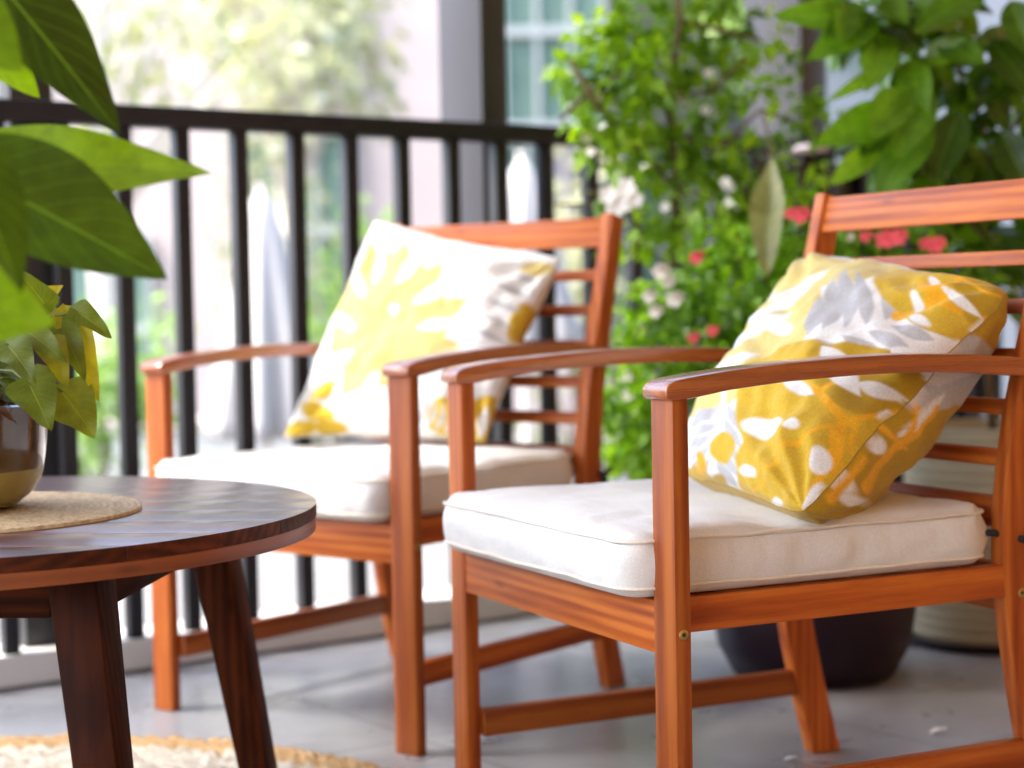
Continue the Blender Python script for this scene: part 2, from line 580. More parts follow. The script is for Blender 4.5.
# ------------------------------------------------------------------ seat cushions
def make_cushion():
    x0, x1, y0, y1, z0, z1 = .036, .573, -.033, .498, .3635, .4385
    c = Vector(((x0 + x1) / 2, (y0 + y1) / 2, (z0 + z1) / 2))
    h = Vector(((x1 - x0) / 2, (y1 - y0) / 2, (z1 - z0) / 2))
    bm = bmesh.new()
    bmesh.ops.create_cube(bm, size=2)
    bmesh.ops.subdivide_edges(bm, edges=bm.edges[:], cuts=47, use_grid_fill=True)

    def spread(t, half, r):
        # denser near the borders so that the rounding is smooth
        return math.copysign(abs(t) ** .72, t) * half

    for v in bm.verts:
        s, t, q = v.co
        p = Vector((spread(s, h.x, 0), spread(t, h.y, 0), q * h.z))
        # rounded corners in plan and rounded edges in section
        rc, re = .035, .019
        inner = Vector((max(-h.x + rc, min(h.x - rc, p.x)), max(-h.y + rc, min(h.y - rc, p.y))))
        d2 = Vector((p.x, p.y)) - inner
        m = max(abs(d2.x), abs(d2.y))
        if d2.length > 1e-6:
            d2 = d2.normalized() * m
        pl = inner + d2
        dist_edge = rc - m if m > 0 else rc
        out = rc - dist_edge                                  # 0 inside, rc at the border
        px, py, pz = pl.x, pl.y, p.z
        if abs(q) > .999 and dist_edge < re:
            k = 1 - dist_edge / re
            pz = math.copysign(h.z - re * (1 - math.sqrt(max(0, 1 - k * k))) * .55, q)
        elif abs(q) <= .999:
            pz = q * (h.z - re * .55)
        co = Vector((px, py, pz))
        e = min(h.x - abs(px), h.y - abs(py))
        crown = .013 * (1 - math.exp(-max(0, e) / .05))
        if q > .999:
            co.z += crown
            wr = noise.noise(Vector((co.x * 9, co.y * 7, 3.1))) * .006 + noise.noise(Vector((co.x * 26, co.y * 12, 8.4))) * .003
            # pulled pleats along the front edge
            wr += .0022 * math.sin(co.x * 95 + 4 * noise.noise(co * 6)) * math.exp(-((co.y + h.y) / .05) ** 2)
            lx, ly = co.x + c.x, co.y + c.y                # hollow under the pillow's lower edge
            wr -= .010 * math.exp(-((ly - (.262 - .2 * (lx - .195))) / .05) ** 2) * min(1, max(0, (lx - .12) / .1))
            co.z += wr
        elif abs(q) <= .999:
            bulge = .006 * (1 - q * q)
            nrm = Vector((co.x / h.x, co.y / h.y))
            if abs(nrm.x) > abs(nrm.y):
                co.x += math.copysign(bulge, co.x)
            else:
                co.y += math.copysign(bulge, co.y)
            w = noise.noise(Vector((co.x * 22, co.y * 22, co.z * 16))) * .0062 * (1 - q * q)
            w += noise.noise(Vector((co.x * 60, co.y * 60, co.z * 25))) * .0012
            co.x += w * nrm.x
            co.y += w * nrm.y
        v.co = co
    o = finish(bm, 'seat_cushion', CANVAS, None, 180)
    # piping along the lower and upper borders, and short vertical seams near the back corners
    for zz, nm in ((-h.z + .012, 'piping'), (h.z - .008, 'piping')):
        pts = []
        rc = .035
        for k in range(4):
            cx, cy = ((h.x - rc), (h.y - rc))
            sx, sy = ((1, 1), (-1, 1), (-1, -1), (1, -1))[k]
            for a in range(0, 91, 10):
                an = R(a + 90 * k)
                pts.append((sx * cx + math.cos(an) * (rc + .0022), sy * cy + math.sin(an) * (rc + .0022)))
        full = []
        for a, b in zip(pts, pts[1:] + pts[:1]):
            L_ = math.hypot(b[0] - a[0], b[1] - a[1])
            k = max(1, int(L_ / .012))
            for i in range(k):
                full.append((a[0] + (b[0] - a[0]) * i / k, a[1] + (b[1] - a[1]) * i / k))
        full.append(full[0])
        bm = bmesh.new()
        P = []
        for (x, y) in full:
            wob = noise.noise(Vector((x * 17, y * 17, zz * 90))) * .002
            P.append((x * (1 + .0), y, zz + wob))
        tube(bm, P, .0021, 8, False)
        finish(bm, nm, PIPING, o, 180)
    # the black tie that holds the cushion to the back leg
    bm = bmesh.new()
    y_b = h.y - .01
    x_b = h.x - .004
    P = [(x_b - .012, y_b - .002, .002), (x_b - .002, y_b + .018, .002), (x_b + .001, y_b + .035, -.004), (x_b + .007, y_b + .047, -.007),
         (x_b + .0195, y_b + .053, -.006), (x_b + .0215, y_b + .064, -.008), (x_b + .0215, y_b + .078, -.004), (x_b + .0215, y_b + .09, .0)]
    tube(bm, P, .0045, 8)
    tube(bm, [(x_b + .0215, y_b + .066, -.008), (x_b + .027, y_b + .062, -.02), (x_b + .0255, y_b + .067, -.034)], [.006, .005, .003], 8)
    finish(bm, 'tie', BLACK_TAPE, o, 180)
    return o, c


cush1, CC = make_cushion()


def chair_mat(c):
    return Matrix.Translation(c[0]) @ Matrix.Rotation(c[1], 4, 'Z')


def place_on(o, c, local):
    o.location = chair_mat(c) @ Vector(local)
    o.rotation_euler = (0, 0, c[1])


place_on(cush1, C1, CC)
tag(cush1, 'cream canvas seat cushion with piped edges on the nearer armchair', 'cushion', 'cream seat cushions')
cush2 = copy_tree(cush1)
place_on(cush2, C2, CC + Vector((-.008, .012, .001)))
tag(cush2, 'cream canvas seat cushion on the farther armchair by the railing', 'cushion')

# ------------------------------------------------------------------ printed pillows
WHITE, MUST_LIT, GREY = (.70, .69, .67), (.62, .50, .18), (.43, .425, .435)
MUST, MUST_D, ORANGE = (.54, .345, .022), (.42, .26, .012), (.72, .36, .012)


def homography(quad):
    """pixels of the printed face <- (u,v) in the unit square."""
    src = [(0, 0), (1, 0), (1, 1), (0, 1)]
    A, b = [], []
    for (u, v), (x, y) in zip(src, quad):
        A.append([u, v, 1, 0, 0, 0, -x * u, -x * v]); b.append(x)
        A.append([0, 0, 0, u, v, 1, -y * u, -y * v]); b.append(y)
    s = np.linalg.solve(np.array(A, float), np.array(b, float))
    return np.append(s, 1).reshape(3, 3)


class Print:
    """Screen-print of leaf shapes, drawn in the cloth's own flat drawing plane."""
    def __init__(self, X, Y, base):
        self.X, self.Y = X, Y
        self.C = np.tile(np.array(base, float), (len(X), 1))
        self.j = np.array([noise.noise(Vector((x * .09, y * .09, 1.7))) for x, y in zip(X, Y)]) * .9

    def put(self, sd, col):
        al = np.clip(.5 - sd / 2.4, 0, 1)[:, None]
        self.C = self.C * (1 - al) + np.array(col) * al

    def ell(self, cx, cy, a, b, rot, col):
        c, s = math.cos(R(rot)), math.sin(R(rot))
        dx, dy = self.X - cx, self.Y - cy
        p, q = (dx * c + dy * s) / a, (-dx * s + dy * c) / b
        self.put((np.sqrt(p * p + q * q) - 1) * min(a, b) + self.j, col)

    def line(self, pts, w, col, w2=None):
        w2 = w if w2 is None else w2
        n = len(pts) - 1
        for i, ((x0, y0), (x1, y1)) in enumerate(zip(pts, pts[1:])):
            L2 = (x1 - x0) ** 2 + (y1 - y0) ** 2 + 1e-9
            t = np.clip(((self.X - x0) * (x1 - x0) + (self.Y - y0) * (y1 - y0)) / L2, 0, 1)
            d = np.hypot(self.X - x0 - t * (x1 - x0), self.Y - y0 - t * (y1 - y0))
            ww = w + (w2 - w) * (i + t) / n
            self.put(d + self.j * .5 - ww, col)

    def blade(self, x0, y0, x1, y1, w, col, p=1.0):
        """pointed leaf from (x0,y0) to (x1,y1), half width w."""
        L = math.hypot(x1 - x0, y1 - y0)
        ux, uy = (x1 - x0) / L, (y1 - y0) / L
        t = ((self.X - x0) * ux + (self.Y - y0) * uy) / L
        d = np.abs(-(self.X - x0) * uy + (self.Y - y0) * ux)
        ww = w * np.sin(np.pi * np.clip(t, 0, 1) ** p)
        self.put(np.where((t > 0) & (t < 1), d + self.j * .4 - ww, 99.0), col)


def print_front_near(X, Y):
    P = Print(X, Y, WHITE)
    # upper left: mustard leaf paled as if overlit, with white gaps
    P.blade(672, 430, 815, 262, 46, MUST_LIT)
    P.blade(720, 300, 900, 268, 22, MUST_LIT)
    for a in [(700, 372, 772, 330, 7), (722, 345, 800, 300, 6), (748, 318, 822, 276, 5), (690, 400, 742, 372, 6)]:
        P.blade(a[0], a[1], a[2], a[3], a[4], WHITE)
    P.ell(758, 345, 16, 8, 20, WHITE)
    # grey fern across the middle
    for i, (x, y, tx, ty) in enumerate([(790, 362, 806, 318), (806, 357, 822, 296), (824, 352, 836, 280), (843, 347, 848, 285), (860, 338, 882, 290),
                                        (878, 330, 902, 288)]):
        P.blade(x, y, tx, ty, 8.5, GREY)
    for (x, y, tx, ty) in [(800, 366, 838, 392), (822, 360, 866, 384), (846, 354, 892, 376), (868, 346, 918, 366), (886, 338, 930, 352)]:
        P.blade(x, y, tx, ty, 8, GREY)
    P.line([(770, 372), (830, 353), (905, 322)], 2.2, WHITE)
    # big mustard leaf at the upper right corner
    P.ell(940, 318, 82, 44, 18, MUST)
    P.blade(875, 300, 1030, 300, 40, MUST)
    P.ell(985, 315, 40, 38, 10, MUST_D)
    for pts, w in [([(905, 318), (935, 300), (960, 285)], 4.5), ([(918, 300), (930, 320), (946, 328)], 8), ([(912, 298), (940, 306)], 8),
                   ([(952, 280), (985, 300), (1005, 300)], 3), ([(960, 345), (1005, 318)], 4), ([(872, 332), (900, 326)], 6)]:
        P.line(pts, w, ORANGE, w * .5)
    P.ell(897, 315, 6, 12, 15, WHITE); P.ell(926, 291, 6, 6, 0, WHITE)
    P.blade(934, 301, 972, 334, 8, WHITE, .7)
    P.blade(950, 352, 1000, 336, 8, WHITE)
    P.ell(900, 340, 14, 6, 30, WHITE)
    # lower left: grey zig-zag fern on white
    for i in range(6):
        y = 425 + i * 13
        P.blade(712, y - 12, 684, y + 14, 4.2, GREY)
        P.blade(714, y - 12, 736, y + 18, 4.2, GREY)
    P.line([(713, 405), (716, 500)], 1.8, WHITE)
    P.ell(692, 486, 18, 16, 20, MUST); P.ell(716, 494, 12, 14, 0, MUST_D); P.ell(700, 470, 6, 10, 0, ORANGE)
    # the large lower leaf
    P.ell(800, 432, 80, 60, 35, MUST)
    P.ell(790, 480, 62, 40, 25, MUST)
    P.ell(850, 405, 60, 34, 20, MUST_D)
    P.ell(768, 470, 34, 44, 10, MUST)
    P.ell(720, 455, 10, 14, 0, MUST)
    for pts, w in [([(822, 470), (826, 440), (800, 412), (775, 400)], 5), ([(826, 444), (860, 441), (900, 436)], 4), ([(820, 470), (800, 505)], 5),
                   ([(824, 455), (822, 490)], 7), ([(838, 446), (834, 470)], 3.5), ([(818, 448), (770, 462), (748, 500)], 2.2), ([(805, 414), (832, 396), (850, 380)], 3)]:
        P.line(pts, w, ORANGE, w * .5)
    P.ell(752, 436, 19, 9, 8, WHITE); P.ell(784, 443, 7, 4.5, 10, WHITE)
    P.blade(806, 372, 838, 418, 13, WHITE, .8)
    P.blade(764, 396, 800, 418, 6, WHITE)
    P.blade(836, 406, 888, 428, 7.5, WHITE, .7)
    P.ell(809, 475, 9, 11, -20, WHITE); P.ell(806, 505, 7, 13, 20, WHITE)
    P.ell(742, 475, 8, 5, 20, WHITE); P.ell(772, 505, 4, 9, -30, WHITE)
    P.blade(870, 376, 935, 402, 9, WHITE, .7)
    P.ell(865, 440, 7, 5, -20, WHITE)
    return P.C


def print_back_near(X, Y):
    P = Print(X, Y, MUST_D)
    P.ell(925, 395, 62, 34, -25, GREY)
    for a in [(880, 420, 960, 360), (900, 415, 975, 378), (890, 400, 940, 350)]:
        P.blade(*a, 7, (.60, .57, .53))
    P.ell(892, 415, 8, 17, 10, WHITE)
    P.ell(826, 492, 20, 8, 35, WHITE); P.ell(860, 468, 10, 7, 30, WHITE)
    P.ell(838, 508, 12, 4, 10, WHITE); P.blade(878, 462, 925, 415, 5.5, WHITE, .8)
    for pts, w in [([(850, 500), (885, 462), (896, 430)], 3.5), ([(880, 470), (915, 430)], 3), ([(822, 508), (850, 480)], 4), ([(860, 450), (885, 470)], 3)]:
        P.line(pts, w, ORANGE, w * .6)
    return P.C


def print_front_far(X, Y):
    P = Print(X, Y, WHITE)
    yel = (.58, .46, .17)
    P.ell(395, 320, 62, 66, 20, yel)
    for (x, y, tx, ty, w) in [(395, 325, 372, 238, 15), (395, 325, 418, 238, 15), (395, 325, 455, 262, 14), (395, 325, 480, 300, 13), (390, 335, 345, 290, 14),
                              (385, 345, 332, 350, 15), (385, 350, 350, 395, 17), (400, 345, 470, 345, 13)]:
        P.blade(x, y, tx, ty, w, yel, .9)
    for (x, y, tx, ty) in [(380, 285, 392, 240), (408, 288, 436, 244), (424, 305, 470, 276), (428, 330, 475, 318), (372, 300, 345, 262), (364, 330, 330, 315),
                           (365, 352, 322, 368), (392, 372, 372, 402), (420, 358, 450, 380)]:
        P.blade(x, y, tx, ty, 6, WHITE, .8)
    P.ell(404, 310, 5, 5, 0, WHITE)
    P.ell(322, 412, 22, 10, 20, MUST); P.ell(302, 430, 20, 10, -10, MUST); P.ell(338, 432, 18, 10, 10, MUST); P.blade(310, 400, 345, 380, 8, MUST)
    P.ell(455, 420, 20, 22, 20, MUST); P.ell(487, 420, 18, 26, 20, MUST); P.blade(455, 440, 470, 400, 4, WHITE); P.blade(480, 440, 492, 405, 5, WHITE)
    P.ell(527, 325, 12, 20, 20, MUST); P.ell(540, 268, 16, 7, -5, yel)
    for i in range(5):
        P.blade(478 + i * 9, 330 - i * 14, 512 + i * 7, 345 - i * 16, 3.5, GREY)
        P.blade(430 + i * 8, 395 + i * 3, 418 + i * 8, 430 + i * 3, 2.5, GREY)
    return P.C


def print_back_far(X, Y):
    P = Print(X, Y, WHITE)
    P.ell(520, 340, 30, 40, 0, MUST)
    P.ell(480, 430, 30, 30, 0, MUST)
    return P.C


def seam_uv(u, v, bow, rnd):
    """cloth square with seams bowed in between rounded corners."""
    a, b = 4 * u * (1 - u), 4 * v * (1 - v)
    k = rnd * (abs(2 * u - 1) * abs(2 * v - 1)) ** 7
    uu = u + (.5 - u) * (bow * b * abs(2 * u - 1) ** 3 + k)
    vv = v + (.5 - v) * (bow * a * abs(2 * v - 1) ** 3 + k)
    return uu, vv


def seam_wave(u, v, seed):
    return .011 * noise.noise(Vector((u * 4.2 + seed, v * 4.2, 7.7))) + .0035 * noise.noise(Vector((u * 15 + seed, v * 15, 2.2)))


def make_pillow(name, corners, th, quad, fprint, bprint, kfront, N, sag, seed, bow=.04, rnd=.05):
    """corners: lower-left, lower-right, upper-right, upper-left of the cloth's seam (world)."""
    B2, B1, T1, T2 = [Vector(c) for c in corners]
    nrm = ((B1 - B2).cross(T2 - B2)).normalized()          # towards the printed front
    ctr = (B2 + B1 + T1 + T2) / 4
    verts, uvs = [], []
    for side in (1, -1):
        for i in range(N + 1):
            for j in range(N + 1):
                # concentrate rows near the seam
                u = .3 * (.5 - .5 * math.cos(math.pi * i / N)) + .7 * i / N
                v = .3 * (.5 - .5 * math.cos(math.pi * j / N)) + .7 * j / N
                a, b = 4 * u * (1 - u), 4 * v * (1 - v)
                # seam bows inward between the corners
                uu, vv = seam_uv(u, v, bow, rnd)
                p = (B2 * (1 - uu) + B1 * uu) * (1 - vv) + (T2 * (1 - uu) + T1 * uu) * vv + nrm * seam_wave(u, v, seed)
                t = (a ** .46) * (b ** .46)
                q = Vector((u * 6 + seed, v * 6, side * 2.0))
                cre = noise.noise(q) * .008 + noise.noise(q * 2.7) * .0034 + noise.noise(Vector((u * 5 + v * 9, v * 4 - u * 3, seed))) * .005
                # gathers radiating from the corners
                for (cu, cv) in ((0, 0), (1, 0), (1, 1), (0, 1)):
                    du, dv = u - cu, v - cv
                    rr = math.hypot(du, dv)
                    an = math.atan2(abs(dv), abs(du) + 1e-6)
                    cre += .0075 * math.exp(-((rr - .16) / .13) ** 2) * math.sin(an * 13 + seed + cu * 2 + cv)
                cre += .006 * noise.noise(Vector((v * 21, seed, side * 3.0))) * math.exp(-(1 - u) / .10) + .005 * noise.noise(Vector((u * 21, seed + 5, side * 3.0))) * math.exp(-v / .10)
                hgt = th * t * (1.0 if side > 0 else 1.25)
                off = nrm * (side * (hgt + cre * min(1, t * 1.6)))
                p = p + off + Vector((0, 0, -sag * t * (1 - v)))
                verts.append(p - ctr)
                uvs.append((u, v, t))
    faces = []
    M = (N + 1) * (N + 1)
    for s in (0, 1):
        for i in range(N):
            for j in range(N):
                a = s * M + i * (N + 1) + j
                f = (a, a + N + 1, a + N + 2, a + 1)
                faces.append(f if s == 0 else f[::-1])
    me = bpy.data.meshes.new(name)
    me.from_pydata([tuple(v) for v in verts], [], faces)
    uv = np.array(uvs)
    H = homography(quad)
    hp = np.c_[uv[:, :2], np.ones(len(uv))] @ H.T
    X, Y = hp[:, 0] / hp[:, 2], hp[:, 1] / hp[:, 2]
    X[:M] += uv[:M, 2] * kfront[0]                      # the drawing swells with the filling
    Y[:M] += uv[:M, 2] * kfront[1]
    X[M:] -= uv[M:, 2] * kfront[0] * 1.25
    Y[M:] -= uv[M:, 2] * kfront[1] * 1.25
    col = np.ones((2 * M, 4))
    col[:M, :3] = fprint(X[:M], Y[:M])
    col[M:, :3] = bprint(X[M:], Y[M:])
    at_ = me.color_attributes.new('print', 'FLOAT_COLOR', 'POINT')
    at_.data.foreach_set('color', col.ravel())
    me.polygons.foreach_set('use_smooth', [True] * len(me.polygons))
    o = link(name, me, PRINT)
    o.location = ctr
    # stitched seam round the border
    bm = bmesh.new()
    pts = []
    K = 60
    for k in range(4 * K):
        s, f = divmod(k, K)
        f /= K
        u, v = [(f, 0), (1, f), (1 - f, 1), (0, 1 - f)][s]
        uu, vv = seam_uv(u, v, bow, rnd)
        pts.append((B2 * (1 - uu) + B1 * uu) * (1 - vv) + (T2 * (1 - uu) + T1 * uu) * vv + nrm * seam_wave(u, v, seed) - ctr)
    pts.append(pts[0])
    tube(bm, pts, .0008, 6, False)
    finish(bm, 'seam', SEAM, o, 180)
    return o


SEAM = fabric_mat('mustard_seam', None, (.33, .21, .03), 1200, .1)
M1, M2 = chair_mat(C1), chair_mat(C2)
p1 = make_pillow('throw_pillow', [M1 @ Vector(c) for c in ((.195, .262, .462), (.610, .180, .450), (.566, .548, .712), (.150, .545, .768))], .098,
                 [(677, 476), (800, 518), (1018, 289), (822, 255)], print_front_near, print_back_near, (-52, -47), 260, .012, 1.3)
tag(p1, 'mustard, white and grey leaf print pillow leaning on the nearer armchair', 'pillow', 'leaf print pillows')
p2 = make_pillow('throw_pillow', [M2 @ Vector(c) for c in ((.045, .285, .462), (.462, .375, .460), (.523, .53, .787), (.060, .535, .877))], .066,
                 [(281, 438), (485, 443), (562, 257), (373, 218)], print_front_far, print_back_far, (-15, -17), 160, .008, 4.1, .07, .015)
tag(p2, 'white pillow with pale yellow leaf print on the farther armchair', 'pillow', 'leaf print pillows')


# ------------------------------------------------------------------ round table
TC, TR, TZ, TYAW = Vector((-.7175, 2.2627, 0)), .469, .460, R(-5)
table = empty('round_table', TC, TYAW)
tag(table, 'round dark wooden coffee table with slatted top and splayed legs', 'table')
edges = [-TR + .0015] + [-.432 + .108 * k for k in range(9)] + [TR - .0015]
for ya, yb in zip(edges, edges[1:]):
    y0, y1 = ya + .0005, yb - .0005
    bm = bmesh.new()
    ns = 14
    secs = []
    ys = [y0 + (y1 - y0) * i / 5 for i in range(6)]
    loop = [(math.sqrt(max(.0004, TR * TR - y * y)), y) for y in ys]
    loop = loop + [(-x, y) for x, y in reversed(loop)]
    top = [bm.verts.new((x, y, TZ)) for x, y in loop]
    bot = [bm.verts.new((x, y, TZ - .0165)) for x, y in loop]
    bm.faces.new(top)
    bm.faces.new(bot[::-1])
    n = len(loop)
    for i in range(n):
        bm.faces.new((top[i], bot[i], bot[(i + 1) % n], top[(i + 1) % n]))
    bmesh.ops.recalc_face_normals(bm, faces=bm.faces)
    te = [e for e in bm.edges if all(abs(v.co.z - TZ) < 1e-6 for v in e.verts)]
    bmesh.ops.bevel(bm, geom=te, offset=.0009, segments=2, profile=.5, affect='EDGES', clamp_overlap=True)
    l = grain_layer(bm)
    off = Vector((random.uniform(-9, 9), random.uniform(-9, 9), random.uniform(-9, 9)))
    for v in bm.verts:
        v[l] = v.co + off
    for f in bm.faces:
        if abs(f.normal.z) < .5:
            f.material_index = 1
    wood('top_board', bm, table, [TOP_WOOD, RIM_WOOD])
bm = bmesh.new()                                        # the ring under the boards
n = 96
rr = [(TR - .001, TZ - .0170), (TR - .001, TZ - .0335), (TR - .055, TZ - .0335), (TR - .055, TZ - .0170)]
rings = [[bm.verts.new((r * math.cos(2 * math.pi * k / n), r * math.sin(2 * math.pi * k / n), z)) for k in range(n)] for r, z in rr]
for a, b in zip(rings, rings[1:] + rings[:1]):
    for k in range(n):
        bm.faces.new((a[k], a[(k + 1) % n], b[(k + 1) % n], b[k]))
l = grain_layer(bm)
for v in bm.verts:
    an = math.atan2(v.co.y, v.co.x)
    v[l] = Vector((an * TR + 3, math.hypot(v.co.x, v.co.y), v.co.z))
wood('under_ring', bm, table, RING_WOOD)
LA, LB = .272, .330
ZL = TZ - .0345
for sx, sy in ((1, -1), (1, 1), (-1, 1), (-1, -1)):
    secs = []
    for z, a, hx, hy in ((0, LB, .021, .024), (ZL * .5, (LA + LB) / 2, .024, .030), (ZL, LA, .027, .036)):
        secs.append([(sx * a - hx, sy * a - hy, z), (sx * a + hx, sy * a - hy, z), (sx * a + hx, sy * a + hy, z), (sx * a - hx, sy * a + hy, z)])
    wood('leg', strip_solid(secs, .003, SW['z']), table, TABLE_WOOD)
for s in (1, -1):
    wood('apron', box_bm(-LA + .03, LA - .03, s * (LA + .004) - .011, s * (LA + .004) + .011, TZ - .083, ZL - .001, 'x', .002), table, TABLE_WOOD)
    wood('apron', box_bm(s * (LA + .002) - .011, s * (LA + .002) + .011, -LA + .036, LA - .036, TZ - .083, ZL - .001, 'y', .002), table, TABLE_WOOD)

# woven placemat
m, nt, bs = new_mat('woven_straw')
tc = nd(nt, 'ShaderNodeTexCoord')
sp = nd(nt, 'ShaderNodeSeparateXYZ')
nt.links.new(tc.outputs['Object'], sp.inputs[0])
f = noise_tex(nt, tc.outputs['Object'], 120, 4)
cc = ramp(nt, f, [(.25, (.36, .24, .12)), (.55, (.60, .46, .28)), (.8, (.72, .60, .42))])
nt.links.new(cc, bs.inputs['Base Color'])
bs.inputs['Roughness'].default_value = .8
bump(nt, noise_tex(nt, tc.outputs['Object'], 260, 3), bs, .4, .002)
STRAW = m


def ridged_disc(name, r, nr, na, ridge, amp, thick, mat, jitter=.0, edge=.0, seed=0):
    bm = bmesh.new()
    ctr = bm.verts.new((0, 0, thick))
    rows = []
    for i in range(1, nr + 1):
        row = []
        for k in range(na):
            an = 2 * math.pi * k / na
            rr_ = r * i / nr
            e = 1 + edge * noise.noise(Vector((math.cos(an) * 6, math.sin(an) * 6, seed))) * (i / nr)
            x, y = rr_ * e * math.cos(an), rr_ * e * math.sin(an)
            ph = (rr_ / ridge) % 1
            z = thick + amp * (abs(math.sin(math.pi * ph)) - .5)
            z += amp * .5 * math.sin(an * rr_ / ridge * 4.2 + i) * abs(math.sin(math.pi * ph))
            z += jitter * noise.noise(Vector((x * 70, y * 70, seed)))
            row.append(bm.verts.new((x, y, z)))
        rows.append(row)
    for k in range(na):
        bm.faces.new((ctr, rows[0][k], rows[0][(k + 1) % na]))
    for a, b in zip(rows, rows[1:]):
        for k in range(na):
            bm.faces.new((a[k], b[k], b[(k + 1) % na], a[(k + 1) % na]))
    low = [bm.verts.new((v.co.x, v.co.y, .0005)) for v in rows[-1]]
    for k in range(na):
        bm.faces.new((rows[-1][k], low[k], low[(k + 1) % na], rows[-1][(k + 1) % na]))
    return finish(bm, name, mat, None, 180)


mat_o = ridged_disc('placemat', .226, 90, 240, .0085, .0016, .0042, STRAW, .0006, .006, 2)
mat_o.location = (-.6865, 2.2324, TZ)
tag(mat_o, 'round woven straw placemat on the table under the planter', 'placemat')

# jute rug
m, nt, bs = new_mat('braided_jute')
tc = nd(nt, 'ShaderNodeTexCoord')
ln = nd(nt, 'ShaderNodeVectorMath', operation='LENGTH')
nt.links.new(tc.outputs['Object'], ln.inputs[0])
f = noise_tex(nt, tc.outputs['Object'], 55, 5, .7)
tan = ramp(nt, f, [(.25, (.24, .13, .05)), (.5, (.42, .27, .125)), (.75, (.56, .41, .24))])
wht = ramp(nt, f, [(.25, (.32, .28, .22)), (.5, (.49, .45, .385)), (.75, (.60, .57, .51))])
wob = nd(nt, 'ShaderNodeMath', operation='MULTIPLY_ADD')
nt.links.new(noise_tex(nt, tc.outputs['Object'], 9, 2), wob.inputs[0])
wob.inputs[1].default_value = .03
nt.links.new(ln.outputs['Value'], wob.inputs[2])
k = mapr(nt, wob.outputs[0], .735, .747, 0, 1)
mx = nd(nt, 'ShaderNodeMix', data_type='RGBA')
nt.links.new(k, mx.inputs['Factor'])
nt.links.new(wht, mx.inputs['A'])
nt.links.new(tan, mx.inputs['B'])
nt.links.new(mx.outputs['Result'], bs.inputs['Base Color'])
bs.inputs['Roughness'].default_value = .95
bump(nt, noise_tex(nt, tc.outputs['Object'], 160, 4, .7), bs, .8, .006)
rug = ridged_disc('jute_rug', .795, 170, 420, .021, .007, .010, m, .011, .016, 5)
rug.location = (-.77, 2.17, .0005)
tag(rug, 'round braided jute rug with tan border under the table', 'rug')

# ------------------------------------------------------------------ tabletop planter with trailing heart-leaf plant
PC = Vector((-.697, 2.245, TZ + .0058))
planter = empty('planter', PC)
tag(planter, 'glazed brown pot with mustard base and trailing heart shaped leaves', 'potted plant')
bm = bmesh.new()
lathe(bm, [(.062, 0), (.082, .004), (.100, .018), (.112, .036), (.1155, .050)], 56)
finish(bm, 'pot_base', GLAZE2, planter, 60)
bm = bmesh.new()
lathe(bm, [(.1150, .0495), (.1175, .062), (.120, .085), (.122, .115), (.1235, .128), (.1185, .130), (.1165, .122), (.114, .118)], 56)
finish(bm, 'pot', GLAZE, planter, 40)
bm = bmesh.new()
lathe(bm, [(.1145, .112), (.08, .120), (.03, .124)], 32)
finish(bm, 'soil', SOIL, planter, 180)
bm = bmesh.new()
stems = bmesh.new()
rs = random.Random(5)


def to_planter(px, py, d):
    return at(px, py, d) - PC


# (base px, tip px, distance base, distance tip, width, tint): leaves one can tell apart
for (bx, by, tx, ty, d0, d1, wd, ti, fo) in [
        (62, 392, 92, 428, 2.20, 2.17, .066, .55, .15), (30, 385, 48, 420, 2.16, 2.12, .055, .35, .2),
        (78, 312, 110, 333, 2.20, 2.19, .030, .35, .5), (70, 320, 98, 390, 2.22, 2.19, .040, .85, .35),
        (60, 325, 84, 372, 2.21, 2.18, .038, .45, .4), (45, 305, 20, 270, 2.22, 2.2, .034, .3, .4),
        (40, 300, 60, 285, 2.24, 2.24, .024, .9, .4), (25, 330, 60, 352, 2.18, 2.14, .040, .4, .3),
        (20, 310, 50, 322, 2.25, 2.27, .040, .3, .3), (8, 345, 30, 370, 2.15, 2.10, .045, .25, .3),
        (50, 345, 66, 380, 2.19, 2.16, .035, .7, .4), (58, 330, 42, 300, 2.26, 2.27, .035, .5, .4),
        (-10, 330, 25, 300, 2.24, 2.22, .05, .3, .3), (-30, 340, -60, 300, 2.2, 2.2, .06, .4, .3), (-60, 350, -110, 370, 2.2, 2.18, .06, .4, .3)]:
    a, b = to_planter(bx, by, d0), to_planter(tx, ty, d1)
    L = (b - a).length
    add_leaf(bm, a, b - a, Vector((.25, -1, .55)), L * 1.08, wd * 1.0, heart, fo * .6, .22, .035, ti, 18, 6, rs.random() * 7)
    o_ = Vector((rs.uniform(-.04, .04), rs.uniform(-.05, .03), .118))
    mid = (o_ + a) / 2 + Vector((0, 0, .035))
    tube(stems, [o_, (o_ + mid) / 2 + Vector((0, 0, .01)), mid, (mid + a) / 2 + Vector((0, 0, .008)), a], .0016, 6)
for _ in range(60):
    an = rs.uniform(0, 6.28)
    r_ = rs.uniform(.02, .115)
    p = Vector((math.cos(an) * r_, math.sin(an) * r_, rs.uniform(.125, .185)))
    add_leaf(bm, p, Vector((math.cos(an), math.sin(an), rs.uniform(-.5, .5))), Vector((rs.uniform(-.4, .4), rs.uniform(-.6, .2), 1)),
             rs.uniform(.03, .055), rs.uniform(.025, .042), heart, .3, .3, .03, rs.uniform(.05, .6), 8, 3, rs.random() * 9)
finish(bm, 'leaves', LEAF_POTHOS, planter, 180)
finish(stems, 'stems', plain_mat('green_stem', (.12, .14, .02), .5), planter, 180)
bm = bmesh.new()
leaf_layers(bm)
